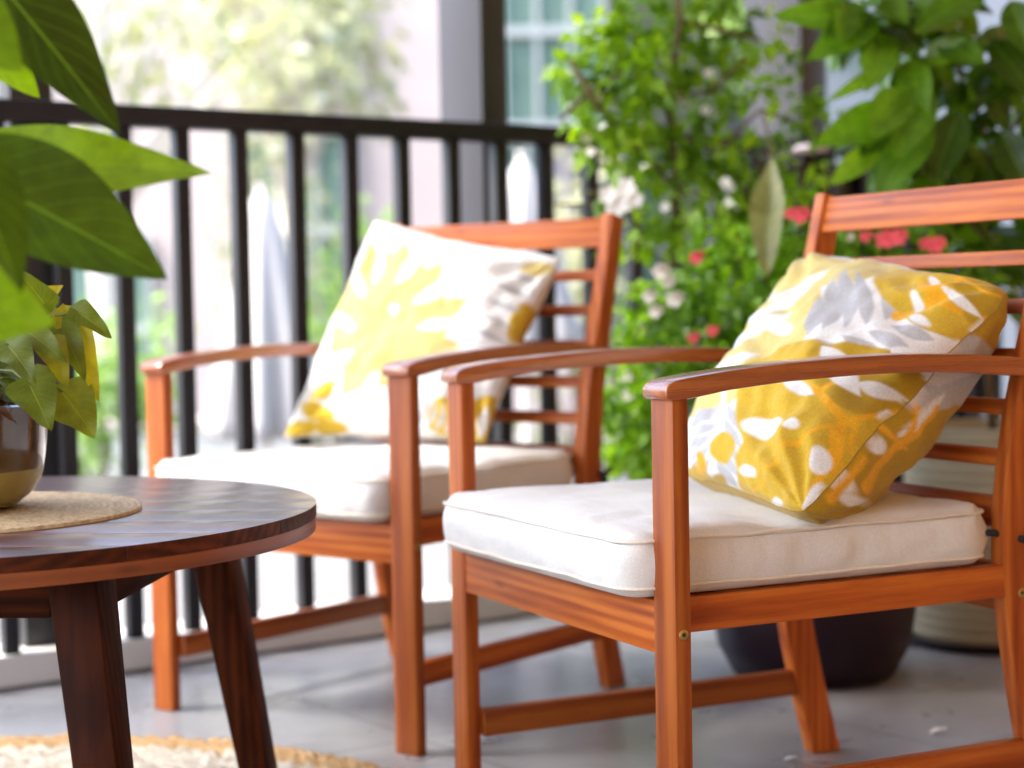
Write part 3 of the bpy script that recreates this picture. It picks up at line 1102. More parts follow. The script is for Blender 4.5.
for _ in range(16):
    an = rs.uniform(-1.6, .6)
    r_ = rs.uniform(.07, .122)
    p = Vector((math.cos(an) * r_, math.sin(an) * r_, rs.uniform(.125, .15)))
    add_leaf(bm, p, rnd_dir(-.6, .4), rnd_dir(0, 1), rs.uniform(.025, .05), rs.uniform(.01, .02), lance, .6, .5, .08, .5, 6, 2, rs.random() * 9)
finish(bm, 'dead_leaves', DRYLEAF, planter, 180)

# ------------------------------------------------------------------ tall glossy plant at the left, close to the camera
big = empty('glossy_leaf_plant', (-.80, 1.50, 0))
tag(big, 'tall plant at left whose big glossy oval leaves hang in front of the table', 'plant')
B0 = Vector((-.80, 1.50, 0))
bm = bmesh.new()
lathe(bm, [(.10, 0), (.13, .02), (.15, .24), (.155, .26), (.145, .26), (.14, .235)], 40)
finish(bm, 'pot', plain_mat('grey_pot', (.22, .22, .22), .6), big, 40)
bm = bmesh.new()
lathe(bm, [(.139, .225), (.05, .238)], 32)
finish(bm, 'soil', SOIL, big, 180)
bm = bmesh.new()
trunk_pts = [(0, 0, .23), (.02, .01, .45), (.05, .02, .68), (.08, .04, .85), (.10, .05, 1.02)]
tube(bm, trunk_pts, [.011, .010, .008, .007, .004], 8)
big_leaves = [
    # base px,py, tip px,py, dist base/tip, width, normal, droop, tint (holds how each leaf is lit), fold
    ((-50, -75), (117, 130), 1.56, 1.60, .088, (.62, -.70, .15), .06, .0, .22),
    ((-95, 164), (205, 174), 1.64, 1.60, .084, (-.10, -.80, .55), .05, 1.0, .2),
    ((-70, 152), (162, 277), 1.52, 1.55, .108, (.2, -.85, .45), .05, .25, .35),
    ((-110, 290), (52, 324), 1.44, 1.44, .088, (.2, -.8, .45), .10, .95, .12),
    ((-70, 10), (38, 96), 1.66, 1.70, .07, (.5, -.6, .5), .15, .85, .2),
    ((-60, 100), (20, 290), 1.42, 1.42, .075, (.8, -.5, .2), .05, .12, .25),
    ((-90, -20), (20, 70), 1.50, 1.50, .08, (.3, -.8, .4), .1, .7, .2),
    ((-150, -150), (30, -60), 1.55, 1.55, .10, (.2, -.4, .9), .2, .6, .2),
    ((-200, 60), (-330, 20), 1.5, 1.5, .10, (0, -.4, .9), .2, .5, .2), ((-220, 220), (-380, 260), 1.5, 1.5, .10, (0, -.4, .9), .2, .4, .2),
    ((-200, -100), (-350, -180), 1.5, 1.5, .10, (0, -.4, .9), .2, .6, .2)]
for (b_, t_, d0, d1, wd, nn, dr, ti, fo) in big_leaves:
    a, b = at(*b_, d0) - B0, at(*t_, d1) - B0
    lb = bmesh.new()
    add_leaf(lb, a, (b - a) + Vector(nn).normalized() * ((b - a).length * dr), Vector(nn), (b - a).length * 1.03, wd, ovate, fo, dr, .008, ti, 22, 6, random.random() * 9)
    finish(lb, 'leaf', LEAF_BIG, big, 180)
    zt = min(1.0, max(.3, a.z))
    q = Vector((.02 + .08 * (zt - .45) / .57, .03, zt - .05))
    tube(bm, [q, (q + a) / 2 + Vector((0, 0, .01)), a], .003, 6)
finish(bm, 'stem', BARK, big, 180)

# ------------------------------------------------------------------ the balcony: floor, kerb, railing, posts
RA = -.9513 + math.pi / 2
RD = Vector((math.cos(RA), math.sin(RA), 0))             # along the railing, away to the right
RN = Vector((-RD.y, RD.x, 0))                            # outward
R0 = Vector((0, 4.0668, 0))
RM = Matrix.Translation(R0) @ Matrix.Rotation(RA, 4, 'Z')  # x along railing, y outward


m, nt, bs = new_mat('grey_floor_tiles')
tc = nd(nt, 'ShaderNodeTexCoord')
bt = nd(nt, 'ShaderNodeTexBrick')
bt.offset = 0
bt.inputs['Scale'].default_value = 1
bt.inputs['Brick Width'].default_value = .6
bt.inputs['Row Height'].default_value = .6
bt.inputs['Mortar Size'].default_value = .004
bt.inputs['Mortar Smooth'].default_value = .2
bt.inputs['Color1'].default_value = (.25, .26, .285, 1)
bt.inputs['Color2'].default_value = (.28, .29, .312, 1)
bt.inputs['Mortar'].default_value = (.16, .16, .165, 1)
mp = nd(nt, 'ShaderNodeMapping')
mp.inputs['Location'].default_value = (.18, .21, 0)
nt.links.new(tc.outputs['Object'], mp.inputs['Vector'])
nt.links.new(mp.outputs['Vector'], bt.inputs['Vector'])
f = noise_tex(nt, tc.outputs['Object'], 6, 6, .65)
hsv = nd(nt, 'ShaderNodeHueSaturation')
nt.links.new(bt.outputs['Color'], hsv.inputs['Color'])
nt.links.new(mapr(nt, f, .3, .7, .84, 1.12), hsv.inputs['Value'])
f2 = noise_tex(nt, tc.outputs['Object'], 2.2, 8, .72)
f3 = noise_tex(nt, tc.outputs['Object'], 75, 3, .7)
dm = nd(nt, 'ShaderNodeMath', operation='MULTIPLY')
nt.links.new(mapr(nt, f2, .45, .68, .0, .8), dm.inputs[0])
nt.links.new(mapr(nt, f3, .35, .6, .3, 1), dm.inputs[1])
mxd = nd(nt, 'ShaderNodeMix', data_type='RGBA')
nt.links.new(dm.outputs[0], mxd.inputs['Factor'])
nt.links.new(hsv.outputs['Color'], mxd.inputs['A'])
mxd.inputs['B'].default_value = (.15, .145, .145, 1)
nt.links.new(mxd.outputs['Result'], bs.inputs['Base Color'])
nt.links.new(mapr(nt, f, .3, .7, .24, .42), bs.inputs['Roughness'])
bs.inputs['Specular IOR Level'].default_value = .75
bump(nt, noise_tex(nt, tc.outputs['Object'], 180, 4), bs, .15, .001)
FLOOR = m


def quad_obj(name, pts, mat, kind='structure'):
    me = bpy.data.meshes.new(name)
    me.from_pydata([tuple(p) for p in pts], [], [tuple(range(len(pts)))])
    o = link(name, me, mat)
    if kind:
        o['kind'] = kind
    return o


def slab(name, x0, x1, y0, y1, z0, z1, mat, M=RM):
    bm = bmesh.new()
    bmesh.ops.create_cube(bm, size=1)
    for v in bm.verts:
        v.co = Vector((x0 + (v.co.x + .5) * (x1 - x0), y0 + (v.co.y + .5) * (y1 - y0), z0 + (v.co.z + .5) * (z1 - z0)))
    o = finish(bm, name, mat)
    o.matrix_world = M
    return o


fl = slab('balcony_floor', -5.5, 6, -6.5, .16, -.30, 0, FLOOR)
fl['kind'] = 'structure'
kb = slab('kerb', -5.5, 6, 0, .14, .006, .064, KERB)
kb['kind'] = 'structure'
kg = slab('kerb_shadow_strip', -5.5, 6, .004, .13, -.002, .0062, GAP)  # dark strip put in for the shadow line below the kerb
kg['kind'] = 'structure'


def rail_box(name, x0, x1, y0, y1, z0, z1, mat, parent, bev=.002):
    bm = bmesh.new()
    bmesh.ops.create_cube(bm, size=1)
    for v in bm.verts:
        v.co = Vector((x0 + (v.co.x + .5) * (x1 - x0), y0 + (v.co.y + .5) * (y1 - y0), z0 + (v.co.z + .5) * (z1 - z0)))
    bmesh.ops.bevel(bm, geom=bm.edges[:], offset=bev, segments=2, profile=.5, affect='EDGES')
    return finish(bm, name, mat, parent, 30)


rail = empty('railing', R0, RA)
tag(rail, 'black metal balcony railing with square balusters behind the armchairs', 'railing')
rail_box('top_rail', -2.6, 3.2, .0, .05, 1.061, 1.102, RAIL_PAINT, rail, .004)
ts = [-.902 - .1255 * k for k in range(12)] + [-.778, -.65, -.52, -.392, -.263, -.135, -.010, .12, .249, .377] + [.505 + .128 * k for k in range(18)]
for t in ts:
    rail_box('baluster', t - .0150, t + .0150, .010, .040, .060, 1.064, RAIL_PAINT, rail, .0015)


def post(t, wide, deep, mats, label):
    p = empty('balcony_post', R0 + RD * t + RN * .062, RA)
    tag(p, label, 'post', 'posts along the railing')
    rail_box('shaft', -wide / 2, wide / 2, 0, deep, -.25, 2.62, mats[0], p, .003)
    rail_box('shaded_inner_plate', -wide / 2 - .0005, wide / 2 + .004, -.006, -.0005, -.25, 2.62, mats[1], p, .001)  # shade on the inner face laid on as a dark plate
    return p


post(.005, .066, .165, (POST_PAINT, POST_DARK), 'pale grey post with its inner face coloured dark for shade, directly behind the farther armchair')
post(-1.070, .080, .060, (POST_DARK, POST_DARK), 'dark post behind the big leaves at the left')
post(1.0, .090, .200, (POST_PAINT, POST_DARK), 'grey post half hidden between the flowering vine and the big leaved shrub')

scr = empty('privacy_screen', R0 + RD * .70 + RN * .045, RA)
tag(scr, 'dark board screen fixed to the railing behind the flowering pots', 'screen')
for k in range(7):
    rail_box('board', 0, .95, 0, .018, .09 + k * .138, .09 + k * .138 + .130, POST_DARK, scr, .003)
for xx in (.03, .90):
    rail_box('batten', xx, xx + .04, .0185, .040, .08, 1.05, POST_DARK, scr, .002)

# white petals dropped on the floor
for (px, py, s, lab) in [(938, 735, .018, 'white petal on the grey floor below the nearer armchair, larger'),
                         (790, 762, .011, 'small white petal on the grey floor by the back leg foot')]:
    pc = at(px, py, 1)
    d = pc - Vector((0, 0, CAM_H))
    g = Vector((0, 0, CAM_H)) + d * (CAM_H / -d.z)
    bm = bmesh.new()
    add_leaf(bm, (0, 0, 0), (1, .2, .02), (0, .1, 1), s * 1.7, s, ovate, .5, -.25, .05, .5, 8, 3, 2)
    add_leaf(bm, (s * .3, s * .2, .001), (.8, -.4, .05), (0, .1, 1), s * 1.3, s * .8, ovate, .5, -.3, .05, .5, 8, 3, 4)
    o = finish(bm, 'petal', PETAL_W, None, 180)
    o.location = g - Vector((s * .8, 0, -.003))
    tag(o, lab, 'petal', 'fallen petals')


# ------------------------------------------------------------------ plants behind the nearer chair
def flower(bm, c, r, facing, petals=5):
    leaf_layers(bm)
    f = Vector(facing).normalized()
    a = f.orthogonal().normalized()
    b = f.cross(a)
    ph = random.random() * 6
    for k in range(petals):
        an = ph + 2 * math.pi * k / petals
        d = a * math.cos(an) + b * math.sin(an) + f * .25
        add_leaf(bm, Vector(c), d, f, r, r * .95, ovate, .15, .12, 0, .5, 4, 2, k)


VP = Vector((.555, 3.40, 0))
pot_o = empty('flowering_plant', VP)
tag(pot_o, 'leafy plant with red and white flowers in a dark purple pot', 'potted plant')
bm = bmesh.new()
lathe(bm, [(.135, 0), (.15, .008), (.178, .06), (.190, .13), (.190, .19), (.180, .25), (.165, .285), (.172, .30), (.172, .315), (.155, .315), (.15, .29)], 56)
finish(bm, 'pot', PURPLE, pot_o, 40)
bm = bmesh.new()
lathe(bm, [(.149, .285), (.05, .295)], 32)
finish(bm, 'soil', SOIL, pot_o, 180)


def loc(px, py, d):
    return at(px, py, d) - VP


clumps = []
for (px, py, d, r, w) in [(650, 320, 3.72, .09, 1.0), (690, 290, 3.68, .09, 1), (730, 300, 3.62, .10, 1), (640, 400, 3.75, .10, 1.1), (670, 360, 3.68, .10, 1.2),
                          (720, 350, 3.58, .10, 1.2), (770, 300, 3.55, .10, 1), (780, 250, 3.55, .08, .8), (660, 440, 3.72, .09, .9), (640, 450, 3.78, .07, .7), (820, 240, 3.5, .08, .8),
                          (870, 250, 3.5, .09, .9), (930, 260, 3.5, .09, .9), (850, 320, 3.45, .1, .8), (760, 380, 3.5, .11, .8), (720, 250, 3.7, .07, .6), (900, 300, 3.45, .08, .6), (960, 290, 3.5, .08, .6)]:
    clumps.append((loc(px, py, d), (r, r, r), w))
foliage('leaves', LEAF_BED, pot_o, clumps, 2000, (.028, .05), .62, 3, 1, ovate, .3, (.05, 1.0))
bm = bmesh.new()
for c, r, w in clumps:
    b0 = Vector((random.uniform(-.08, .08), random.uniform(-.08, .08), .28))
    m_ = (b0 + Vector(c)) / 2 + Vector((random.uniform(-.04, .04), random.uniform(-.04, .04), .06))
    tube(bm, [b0, (b0 + m_) / 2 + Vector((0, 0, .02)), m_, Vector(c)], [.005, .0045, .004, .002], 6)
finish(bm, 'stems', plain_mat('leafy_stem', (.10, .14, .03), .6), pot_o, 180)
for (px, py, d, r, mt) in [(696, 258, 3.56, .022, PETAL_P), (712, 331, 3.5, .018, PETAL_R), (693, 338, 3.52, .018, PETAL_R), (800, 216, 3.4, .026, PETAL_P),
                           (884, 240, 3.38, .028, PETAL_R), (897, 238, 3.36, .026, PETAL_R), (935, 246, 3.38, .026, PETAL_R), (925, 244, 3.4, .02, PETAL_R), (865, 237, 3.42, .018, PETAL_R), (790, 214, 3.42, .018, PETAL_P),
                           (660, 272, 3.6, .026, PETAL_W), (674, 300, 3.58, .026, PETAL_W), (649, 297, 3.62, .022, PETAL_W), (655, 312, 3.6, .022, PETAL_W),
                           (668, 282, 3.6, .022, PETAL_W), (640, 332, 3.66, .02, PETAL_W), (848, 238, 3.42, .014, PETAL_W), (630, 375, 3.7, .022, PETAL_W), (628, 395, 3.7, .02, PETAL_W)]:  # last two are bright gaps in the foliage, put in as blooms
    bm = bmesh.new()
    c = loc(px, py, d)
    r *= .72
    flower(bm, c, r, (-.1, -1, .35))
    flower(bm, c + Vector((r * .4, -.012, r * .3)), r * .7, (.3, -1, .2))
    finish(bm, 'flower', mt, pot_o, 180)

# climbing vine in front of the railing
VV = Vector((.70, 3.80, 0))
vine = empty('climbing_vine', VV)
tag(vine, 'tall small leaved climbing vine with white blossom beside the grey post', 'vine')


def locv(px, py, d):
    return at(px, py, d) - VV


bm = bmesh.new()
main = [(0, 0, 0), (-.02, 0, .15), locv(735, 470, 3.85), locv(700, 380, 3.88), locv(672, 280, 3.9), locv(676, 190, 3.9), locv(668, 100, 3.88), locv(680, 20, 3.86), locv(670, -80, 3.86)]
tube(bm, main, [.014, .013, .011, .010, .009, .009, .008, .007, .005], 8)
for path, r in [([(676, 190), (640, 150), (600, 110), (570, 60)], .005), ([(668, 100), (630, 70), (590, 90), (560, 120)], .005), ([(680, 20), (720, 30), (760, 40)], .004),
                ([(676, 190), (720, 150), (760, 110), (790, 120)], .004), ([(672, 280), (620, 200), (575, 205), (556, 204)], .003), ([(668, 100), (710, 90), (745, 60)], .004),
                ([(655, 240), (600, 190), (585, 195)], .003), ([(690, 330), (660, 330), (630, 360)], .004), ([(676, 190), (740, 200), (770, 150)], .005)]:
    tube(bm, [locv(x, y, 3.88 - .02 * i) for i, (x, y) in enumerate(path)], r, 6)
finish(bm, 'stem', BARK, vine, 180)
vcl = []
for (px, py, r, w) in [(600, 40, .06, 1), (640, 20, .07, 1.2), (690, 15, .07, 1.1), (575, 75, .055, .8), (615, 85, .07, 1.2), (650, 70, .08, 1.4), (690, 60, .06, .9), (590, 120, .05, .7),
                       (625, 130, .07, 1.1), (660, 120, .06, 1), (700, 110, .05, .6), (735, 55, .045, .5), (640, 165, .06, .7), (685, 165, .06, .8), (730, 95, .035, .3), (760, 90, .04, .4),
                       (670, 215, .07, .9), (710, 200, .06, .8), (745, 190, .05, .5), (590, 150, .03, .2), (605, 200, .03, .25), (640, 240, .05, .5), (720, 240, .06, .7), (760, 230, .05, .5),
                       (640, 390, .06, .6), (625, 440, .05, .5), (650, -40, .09, 1.2), (720, -40, .08, .9), (745, 20, .03, .3), (780, 130, .04, .35), (800, 100, .03, .2), (790, 60, .03, .2), (770, 40, .04, .35), (800, 175, .05, .5), (775, 195, .05, .5), (735, 150, .05, .5), (820, 120, .04, .3), (705, 160, .05, .5), (720, -5, .06, .5)]:
    vcl.append((locv(px, py, random.uniform(3.82, 3.95)), (r, r * .9, r), w))
foliage('leaves', LEAF_VINE, vine, vcl, 2150, (.020, .062), .6, 2, 1, ovate, .25, (.0, 1.0))
for _ in range(18):
    c, r, w = random.choice(vcl[:22])
    dv = rnd_dir()
    dv.y = -abs(dv.y)
    bm = bmesh.new()
    flower(bm, Vector(c) + Vector((dv.x * r[0], dv.y * r[1], dv.z * r[2])), random.uniform(.011, .017), (random.uniform(-.5, .5), -1, .3))
    finish(bm, 'blossom', PETAL_W, vine, 180)
for (px, py, r) in [(618, 205, .028), (608, 195, .022), (626, 188, .024), (635, 200, .02), (612, 215, .02)]:
    bm = bmesh.new()
    flower(bm, locv(px, py, 3.72), r, (-.1, -1, .2))
    finish(bm, 'blossom', PETAL_W, vine, 180)
# long pale leaf that hangs from the vine
bm = bmesh.new()
a, b = locv(772, 158, 3.50), locv(764, 274, 3.40)
add_leaf(bm, a, b - a, (-.35, -.95, .1), (b - a).length, .066, lance, .6, .10, .02, .35, 18, 5, 1.2)
finish(bm, 'hanging_leaf', LEAF_POD, vine, 180)
bm = bmesh.new()
tube(bm, [locv(762, 110, 3.75), locv(768, 135, 3.66), a], .003, 6)
finish(bm, 'leaf_stalk', BARK, vine, 180)

# big-leaved shrub in the cream planter at the right
SP = Vector((.98, 3.72, 0))
shrub = empty('ovate_leaf_shrub', SP)
tag(shrub, 'shrub with large oval leaves at upper right in a ribbed cream planter', 'potted plant')


def locs(px, py, d):
    return at(px, py, d) - SP


prof = [(.145, .012), (.160, .012)]
nrib = 20
for i in range(nrib * 6 + 1):
    z = .014 + .42 * i / (nrib * 6)
    prof.append((.165 + .018 * (i / (nrib * 6)) + .0028 * abs(math.sin(math.pi * i / 6)), z))
prof += [(.186, .440), (.170, .442), (.166, .41)]
bm = bmesh.new()
lathe(bm, prof, 56)
finish(bm, 'pot', CREAMPOT, shrub, 40)
bm = bmesh.new()
lathe(bm, [(.145, 0), (.19, .002), (.198, .016), (.19, .018), (.14, .013)], 48)
finish(bm, 'saucer', PURPLE, shrub, 40)
bm = bmesh.new()
lathe(bm, [(.168, .40), (.05, .412)], 32)
finish(bm, 'soil', SOIL, shrub, 180)
bm = bmesh.new()
t0 = Vector((0, 0, .40))
br = [[t0, locs(985, 330, 3.7), locs(982, 240, 3.68), locs(995, 160, 3.66), locs(968, 90, 3.62), locs(940, 20, 3.58), locs(930, -60, 3.55)],
      [locs(995, 160, 3.66), locs(1030, 100, 3.62), locs(1080, 20, 3.6)],
      [locs(968, 90, 3.62), locs(920, 60, 3.5), locs(870, 30, 3.4), locs(840, -10, 3.36)],
      [locs(982, 240, 3.68), locs(940, 190, 3.55), locs(900, 140, 3.45), locs(870, 110, 3.4)],
      [locs(940, 20, 3.58), locs(900, 10, 3.45), locs(860, 0, 3.38)],
      [locs(995, 160, 3.66), locs(960, 150, 3.55), locs(930, 120, 3.48)],
      [locs(985, 290, 3.7), locs(1020, 230, 3.64), locs(1060, 180, 3.6)], [locs(968, 90, 3.62), locs(1000, 50, 3.5), locs(1030, 20, 3.45)]]
for i, p_ in enumerate(br):
    r0 = .010 if i == 0 else .006
    tube(bm, p_, [r0 * (1 - .6 * k / (len(p_) - 1)) for k in range(len(p_))], 7)
finish(bm, 'stem', BARK, shrub, 180)
lv = bmesh.new()
leaf_layers(lv)
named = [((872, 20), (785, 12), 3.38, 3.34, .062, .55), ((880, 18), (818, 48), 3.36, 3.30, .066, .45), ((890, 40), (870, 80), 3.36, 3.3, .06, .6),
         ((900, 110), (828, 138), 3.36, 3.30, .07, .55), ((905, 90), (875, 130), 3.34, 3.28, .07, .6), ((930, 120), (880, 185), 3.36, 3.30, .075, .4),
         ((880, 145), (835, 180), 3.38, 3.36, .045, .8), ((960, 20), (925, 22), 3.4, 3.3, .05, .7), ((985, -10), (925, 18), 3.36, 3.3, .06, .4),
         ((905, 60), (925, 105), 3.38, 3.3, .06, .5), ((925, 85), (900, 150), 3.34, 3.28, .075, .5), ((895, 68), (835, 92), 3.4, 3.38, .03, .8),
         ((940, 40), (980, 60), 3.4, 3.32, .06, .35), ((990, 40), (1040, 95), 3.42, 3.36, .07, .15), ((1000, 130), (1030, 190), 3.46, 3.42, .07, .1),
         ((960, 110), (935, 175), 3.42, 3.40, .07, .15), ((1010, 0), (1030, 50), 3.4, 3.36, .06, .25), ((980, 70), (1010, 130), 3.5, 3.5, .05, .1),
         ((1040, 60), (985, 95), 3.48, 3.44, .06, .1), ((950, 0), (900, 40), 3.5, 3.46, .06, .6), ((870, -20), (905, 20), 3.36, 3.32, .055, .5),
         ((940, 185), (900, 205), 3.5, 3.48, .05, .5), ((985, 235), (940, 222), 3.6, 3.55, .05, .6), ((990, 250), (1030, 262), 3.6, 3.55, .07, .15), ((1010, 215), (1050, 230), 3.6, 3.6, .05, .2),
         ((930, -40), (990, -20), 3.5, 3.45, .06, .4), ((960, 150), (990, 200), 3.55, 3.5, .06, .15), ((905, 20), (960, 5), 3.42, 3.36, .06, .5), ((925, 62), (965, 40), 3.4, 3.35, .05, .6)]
for (b_, t_, d0, d1, wd, ti) in named:  # ti carries light too: dark for the backlit leaves at right
    a, b = locs(*b_, d0), locs(*t_, d1)
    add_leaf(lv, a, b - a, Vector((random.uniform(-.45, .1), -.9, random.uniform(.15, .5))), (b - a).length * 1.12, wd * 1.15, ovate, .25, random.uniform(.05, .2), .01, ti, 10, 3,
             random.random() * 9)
for p_ in br:
    for k in range(1, len(p_)):
        for _ in range(16):
            f = random.random()
            c = p_[k - 1].lerp(p_[k], f)
            if c.z < .95 - SP.z and k < 3 and p_ is br[0]:
                continue
            d = (rnd_dir(-.8, .3) + Vector((0, -.15, -.2))).normalized()
            L = random.uniform(.06, .105)
            add_leaf(lv, c + d * .02, d, Vector((random.uniform(-.6, .6), -.5, .8)), L, L * .58, ovate, .25, random.uniform(.1, .35), .01, random.uniform(.05, .7), 8, 2, random.random() * 9)
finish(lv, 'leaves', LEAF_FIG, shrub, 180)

# pale rounded bar at the railing, of unknown purpose
bm = bmesh.new()
tube(bm, [(-.055, 0, 0), (-.05, 0, 0), (.0, .0, 0), (.05, 0, 0), (.055, 0, 0)], [.004, .010, .011, .010, .004], 12)
o = finish(bm, 'pale_rail_bar', plain_mat('pale_bar_grey', (.62, .60, .68), .35), None, 60)
o.location = at(806, 149, 4.52)
o.rotation_euler = (0, R(-6), RA - .5)
tag(o, 'pale grey rounded bar at the dark railing between vine and shrub', 'bracket')

# ------------------------------------------------------------------ what lies beyond the balcony
GZ = -.38
GROUND = plain_mat('pale_paving', (.15, .147, .142), .8, .12, 1.2, bstr=.2, bscale=20)
WALLPINK = plain_mat('pale_pink_render', (.46, .385, .375), .85, .05, 1.5)
WALLCREAM = plain_mat('cream_render', (.27, .27, .19), .85, .06, 1.5)
WALLWHITE = plain_mat('pale_grey_render', (.20, .21, .225), .85, .05, 1.5)
FRAME = plain_mat('white_window_frame', (.34, .36, .36), .5, .03)
GLASS_M = plain_mat('reflection_green_glass', (.15, .23, .185), .35, .3, .8, .2)  # green reflections put into the base colour
CLOTH_W = plain_mat('white_canvas', (.38, .36, .35), .8, .04, 5)
LAWN = plain_mat('lawn_grass', (.16, .25, .05), .9, .3, 4)

quad_obj('ground', [(-150, -60, GZ), (150, -60, GZ), (150, 220, GZ), (-150, 220, GZ)], GROUND)


def wbox(name, a, b, y0, y1, z0, z1, mat, parent=None, bev=0):
    bm = bmesh.new()
    bmesh.ops.create_cube(bm, size=1)
    for v in bm.verts:
        v.co = Vector((a + (v.co.x + .5) * (b - a), y0 + (v.co.y + .5) * (y1 - y0), z0 + (v.co.z + .5) * (z1 - z0)))
    return finish(bm, name, mat, parent)


def building(name, px0, px1, dist, height, mat, wins, label, depth=6):
    x0, x1 = at(px0, 300, dist).x, at(px1, 300, dist).x
    b = empty(name, (x0, dist, GZ))
    tag(b, label, 'building')
    w = x1 - x0
    wbox('wall', 0, w, 0, depth, 0, height, mat, b)
    wbox('roof', -.25, w + .25, -.3, depth + .3, height + .002, height + .22, WALLWHITE, b)
    for (p0, p1, q0, q1, nv, nh) in wins:          # pixel box of the opening
        a, c = at(p0, q1, dist), at(p1, q0, dist)
        xa, xb, za, zb = a.x - x0, c.x - x0, a.z - GZ, c.z - GZ
        f = wbox('window', xa, xb, -.02, .05, za, zb, GLASS_M, b)
        fr = bmesh.new()
        t = .04

        def bar(xx0, xx1, zz0, zz1, yy):
            r_ = bmesh.ops.create_cube(fr, size=1)
            for v in r_['verts']:
                v.co = Vector((xx0 + (v.co.x + .5) * (xx1 - xx0), yy + (v.co.y + .5) * .06, zz0 + (v.co.z + .5) * (zz1 - zz0)))
        for k in range(nv + 1):
            xx = xa + (xb - xa) * k / nv
            bar(xx - t / 2, xx + t / 2, za, zb, -.09)
        for k in range(nh + 1):
            zz = za + (zb - za) * k / nh
            bar(xa - t / 2, xb + t / 2, zz - t, zz + t, -.095)
        finish(fr, 'frame', FRAME, f)
    return b


building('pink_house', -260, 575, 15, 7.5, WALLPINK,
         [(248, 352, 132, 330, 3, 2), (505, 600, -160, 128, 3, 3), (508, 548, 140, 330, 2, 2), (60, 150, 240, 420, 2, 2), (300, 352, -160, 100, 2, 2)],
         'pale pink rendered house with green glazed doors beyond the railing')
building('cream_house', 590, 776, 17, 6.5, WALLCREAM, [(610, 660, 170, 330, 2, 2)], 'cream yellow rendered house seen through the climbing vine')
building('white_house', 800, 1250, 13, 6.5, WALLWHITE, [(1080, 1160, 100, 250, 2, 2)], 'pale grey rendered house behind the big leaved shrub')


def tree(x, y, h, r, trunk_h, mat, label, n, L, seed, bark=PALEBARK):
    random.seed(seed)
    t = empty('tree', (x, y, GZ))
    tag(t, label, 'tree', 'trees beyond the balcony')
    bm = bmesh.new()
    pts = [(0, 0, 0), (.04, 0, trunk_h * .5), (-.03, .03, trunk_h), (.05, 0, h * .8)]
    tube(bm, pts, [.13, .11, .09, .03], 9)
    cl = []
    for _ in range(16):
        d = rnd_dir(-.5, 1)
        c = Vector((d.x * r * .75, d.y * r * .75, trunk_h + (h - trunk_h) * .45 + d.z * (h - trunk_h) * .42))
        tube(bm, [(0, 0, trunk_h * .9), c * .5 + Vector((0, 0, trunk_h * .5)), c], [.05, .03, .01], 6)
        cl.append((c, (r * .42, r * .42, (h - trunk_h) * .2), random.uniform(.6, 1.4)))
    finish(bm, 'trunk', bark, t, 180)
    foliage('crown', mat, t, cl, n, L, .6, 2, 1, ovate, .2, (0, 1))
    return t


tree(-2.55, 11.5, 5.2, 1.6, 1.75, LEAF_TREE, 'pale barked tree with yellow green crown beyond the left of the railing', 1700, (.10, .2), 11)
tree(-1.55, 13.2, 5.4, .75, 1.9, LEAF_TREE, 'slender yellow green tree right of the pale barked tree', 900, (.10, .2), 12)
tree(2.3, 13.5, 5.0, .8, 2.2, LEAF_HEDGE, 'green tree behind the climbing vine', 1300, (.10, .2), 13, BARK)
random.seed(21)


def bush(px, py, d, r, h, mat, label, n):
    c = at(px, py, d)
    b = empty('garden_bush', (c.x, d, GZ))
    tag(b, label, 'bush', 'bushes beyond the railing')
    cl = [(Vector((random.uniform(-r, r) * .6, random.uniform(-r, r) * .6, h * random.uniform(.25, .8))), (r * .5, r * .5, h * .28), 1) for _ in range(7)]
    foliage('leaves', mat, b, cl, n, (.06, .11), .6, 2, 1, ovate, .2, (0, 1))
    bm = bmesh.new()
    for c_, _, _ in cl:
        tube(bm, [(0, 0, 0), Vector(c_) * .5 + Vector((.02, 0, 0)), c_], [.02, .014, .006], 6)
    finish(bm, 'stems', BARK, b, 180)


bush(100, 330, 9, .42, 1.15, LEAF_HEDGE, 'pale green bush seen through the railing left of the farther armchair', 900)
bush(270, 140, 11.5, .45, 2.5, LEAF_TREE, 'tall yellow green bush seen through the railing above the white umbrella', 1000)
bush(575, 160, 11, .4, 2.2, LEAF_TREE, 'yellow green bush seen through the railing right of the grey post', 800)
bush(330, 330, 11, .5, 1.6, LEAF_HEDGE, 'green bush low behind the pillow of the farther armchair', 900)


def umbrella(px_tip, py_tip, d, h, rad, lean, label):
    c = at(px_tip, py_tip, d)
    u = empty('closed_umbrella', (c.x, d, GZ))
    tag(u, label, 'umbrella', 'closed white umbrellas')
    H = c.z - GZ
    bm = bmesh.new()
    tube(bm, [(0, 0, 0), (0, 0, H + .03)], .022, 10)
    finish(bm, 'pole', PALEBARK, u, 60)
    bm = bmesh.new()
    lathe(bm, [(.24, 0), (.24, .05), (.05, .07), (.03, .2)], 24)
    finish(bm, 'base', WALLWHITE, u, 40)
    bm = bmesh.new()
    n = 64
    rings = []
    for i in range(14):
        f = i / 13
        z = H - f * h
        rings.append([bm.verts.new(((rad * (f ** .6 + .08) * (1 + .34 * math.cos(8 * a) * f)) * math.cos(a), (rad * (f ** .6 + .08) * (1 + .34 * math.cos(8 * a) * f)) * math.sin(a), z))
                      for a in [2 * math.pi * k / n for k in range(n)]])
    for a, b in zip(rings, rings[1:]):
        for k in range(n):
            bm.faces.new((a[k], a[(k + 1) % n], b[(k + 1) % n], b[k]))
    bm.faces.new(rings[0][::-1])
    bm.faces.new(rings[-1])
    finish(bm, 'canopy', CLOTH_W, u, 180)
    u.rotation_euler = (0, R(lean), 0)
    return u


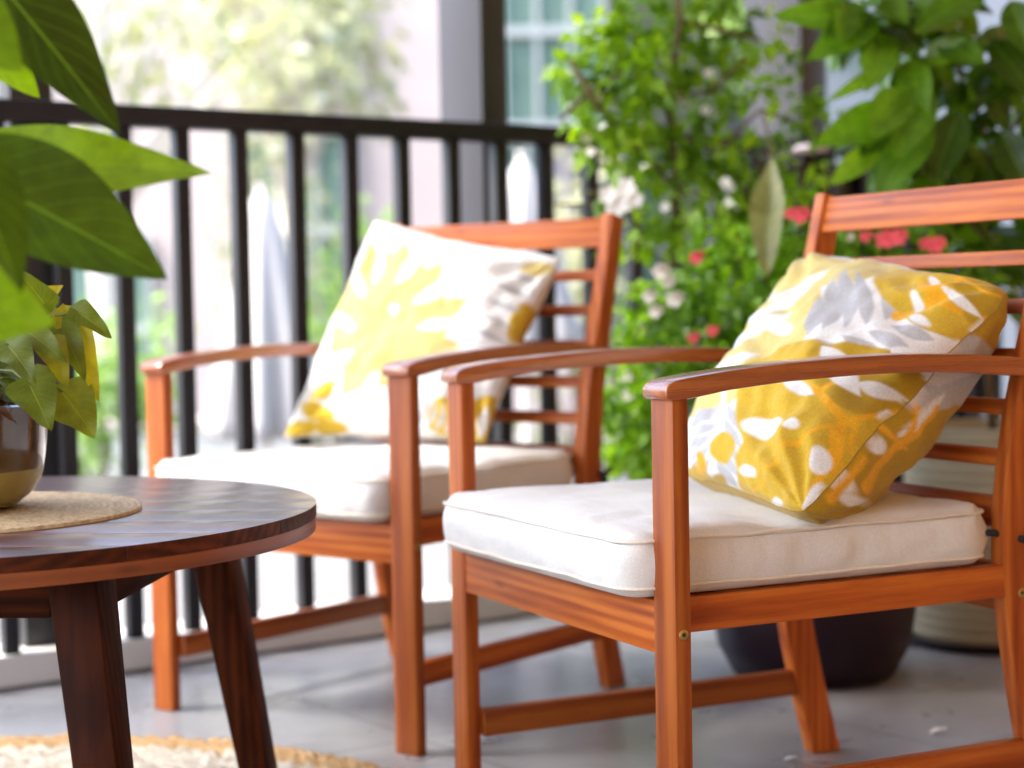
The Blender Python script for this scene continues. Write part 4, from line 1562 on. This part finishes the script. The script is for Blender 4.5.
umbrella(261, 190, 8.5, 1.15, .21, 0, 'closed white umbrella seen through the railing left of the pillow')
umbrella(522, 158, 8.8, .9, .2, 0, 'closed white umbrella seen through the railing right of the grey post')

# low white garden wall
a, b = at(60, 440, 10), at(300, 440, 10)
gw = empty('garden_wall', (a.x, 10, GZ))
tag(gw, 'low cream garden wall beyond the railing', 'wall')
wbox('wall_body', 0, b.x - a.x, 0, .25, 0, .42, KERB, gw)
wbox('coping', -.03, b.x - a.x + .03, -.03, .28, .422, .47, WALLPINK, gw)

# ------------------------------------------------------------------ house side of the balcony (unseen roof; walls placed and tinted to shape the fill)
WHITE_CEIL = plain_mat('ceiling_paint', (.62, .60, .56), .8, .03)
HOUSEWALL = plain_mat('house_render', (.80, .44, .18), .85, .06)
ce = slab('ceiling', -4.3, 6, -3.9, .30, 2.62, 2.80, WHITE_CEIL)
ce['kind'] = 'structure'
hw = slab('wall', -3.3, 6, -4.1, -3.9, 0, 2.80, HOUSEWALL)
hw['kind'] = 'structure'
hw2 = slab('side_wall', 1.4, 1.6, -3.9, -.35, 0, 2.62, HOUSEWALL)
hw2['kind'] = 'structure'
hw3 = slab('end_light_block', -3.5, -3.3, -3.9, -3.4, 0, 2.62, HOUSEWALL)  # unseen, added to close off light from the left end
hw3['kind'] = 'structure'

# ------------------------------------------------------------------ light
SUN_EL, SUN_AZ = R(54), R(-100)           # azimuth from +Y towards +X
world = bpy.data.worlds.new('World')
scene.world = world
world.use_nodes = True
nt = world.node_tree
bg = nt.nodes['Background']
sky = nt.nodes.new('ShaderNodeTexSky')
sky.sky_type = 'NISHITA'
sky.sun_disc = False
sky.sun_elevation = SUN_EL
sky.sun_rotation = SUN_AZ
sky.air_density = 1.0
sky.dust_density = 3.0
sky.ozone_density = 1.0
nt.links.new(sky.outputs['Color'], bg.inputs['Color'])
bg.inputs['Strength'].default_value = .15
sl = bpy.data.lights.new('sun', 'SUN')
sl.energy = 1.8
sl.angle = R(24)
sl.color = (1.0, .95, .87)
so = bpy.data.objects.new('sun', sl)
COL.objects.link(so)
sd = Vector((math.sin(SUN_AZ) * math.cos(SUN_EL), math.cos(SUN_AZ) * math.cos(SUN_EL), math.sin(SUN_EL)))
so.rotation_euler = sd.to_track_quat('Z', 'Y').to_euler()
so.location = (0, 0, 12)

vs = scene.view_settings
vs.view_transform = 'Standard'
vs.look = 'None'
vs.gamma = 1
vs.use_curve_mapping = False
vs.exposure = 2.8
scene.cycles.max_bounces = 8
scene.cycles.diffuse_bounces = 5
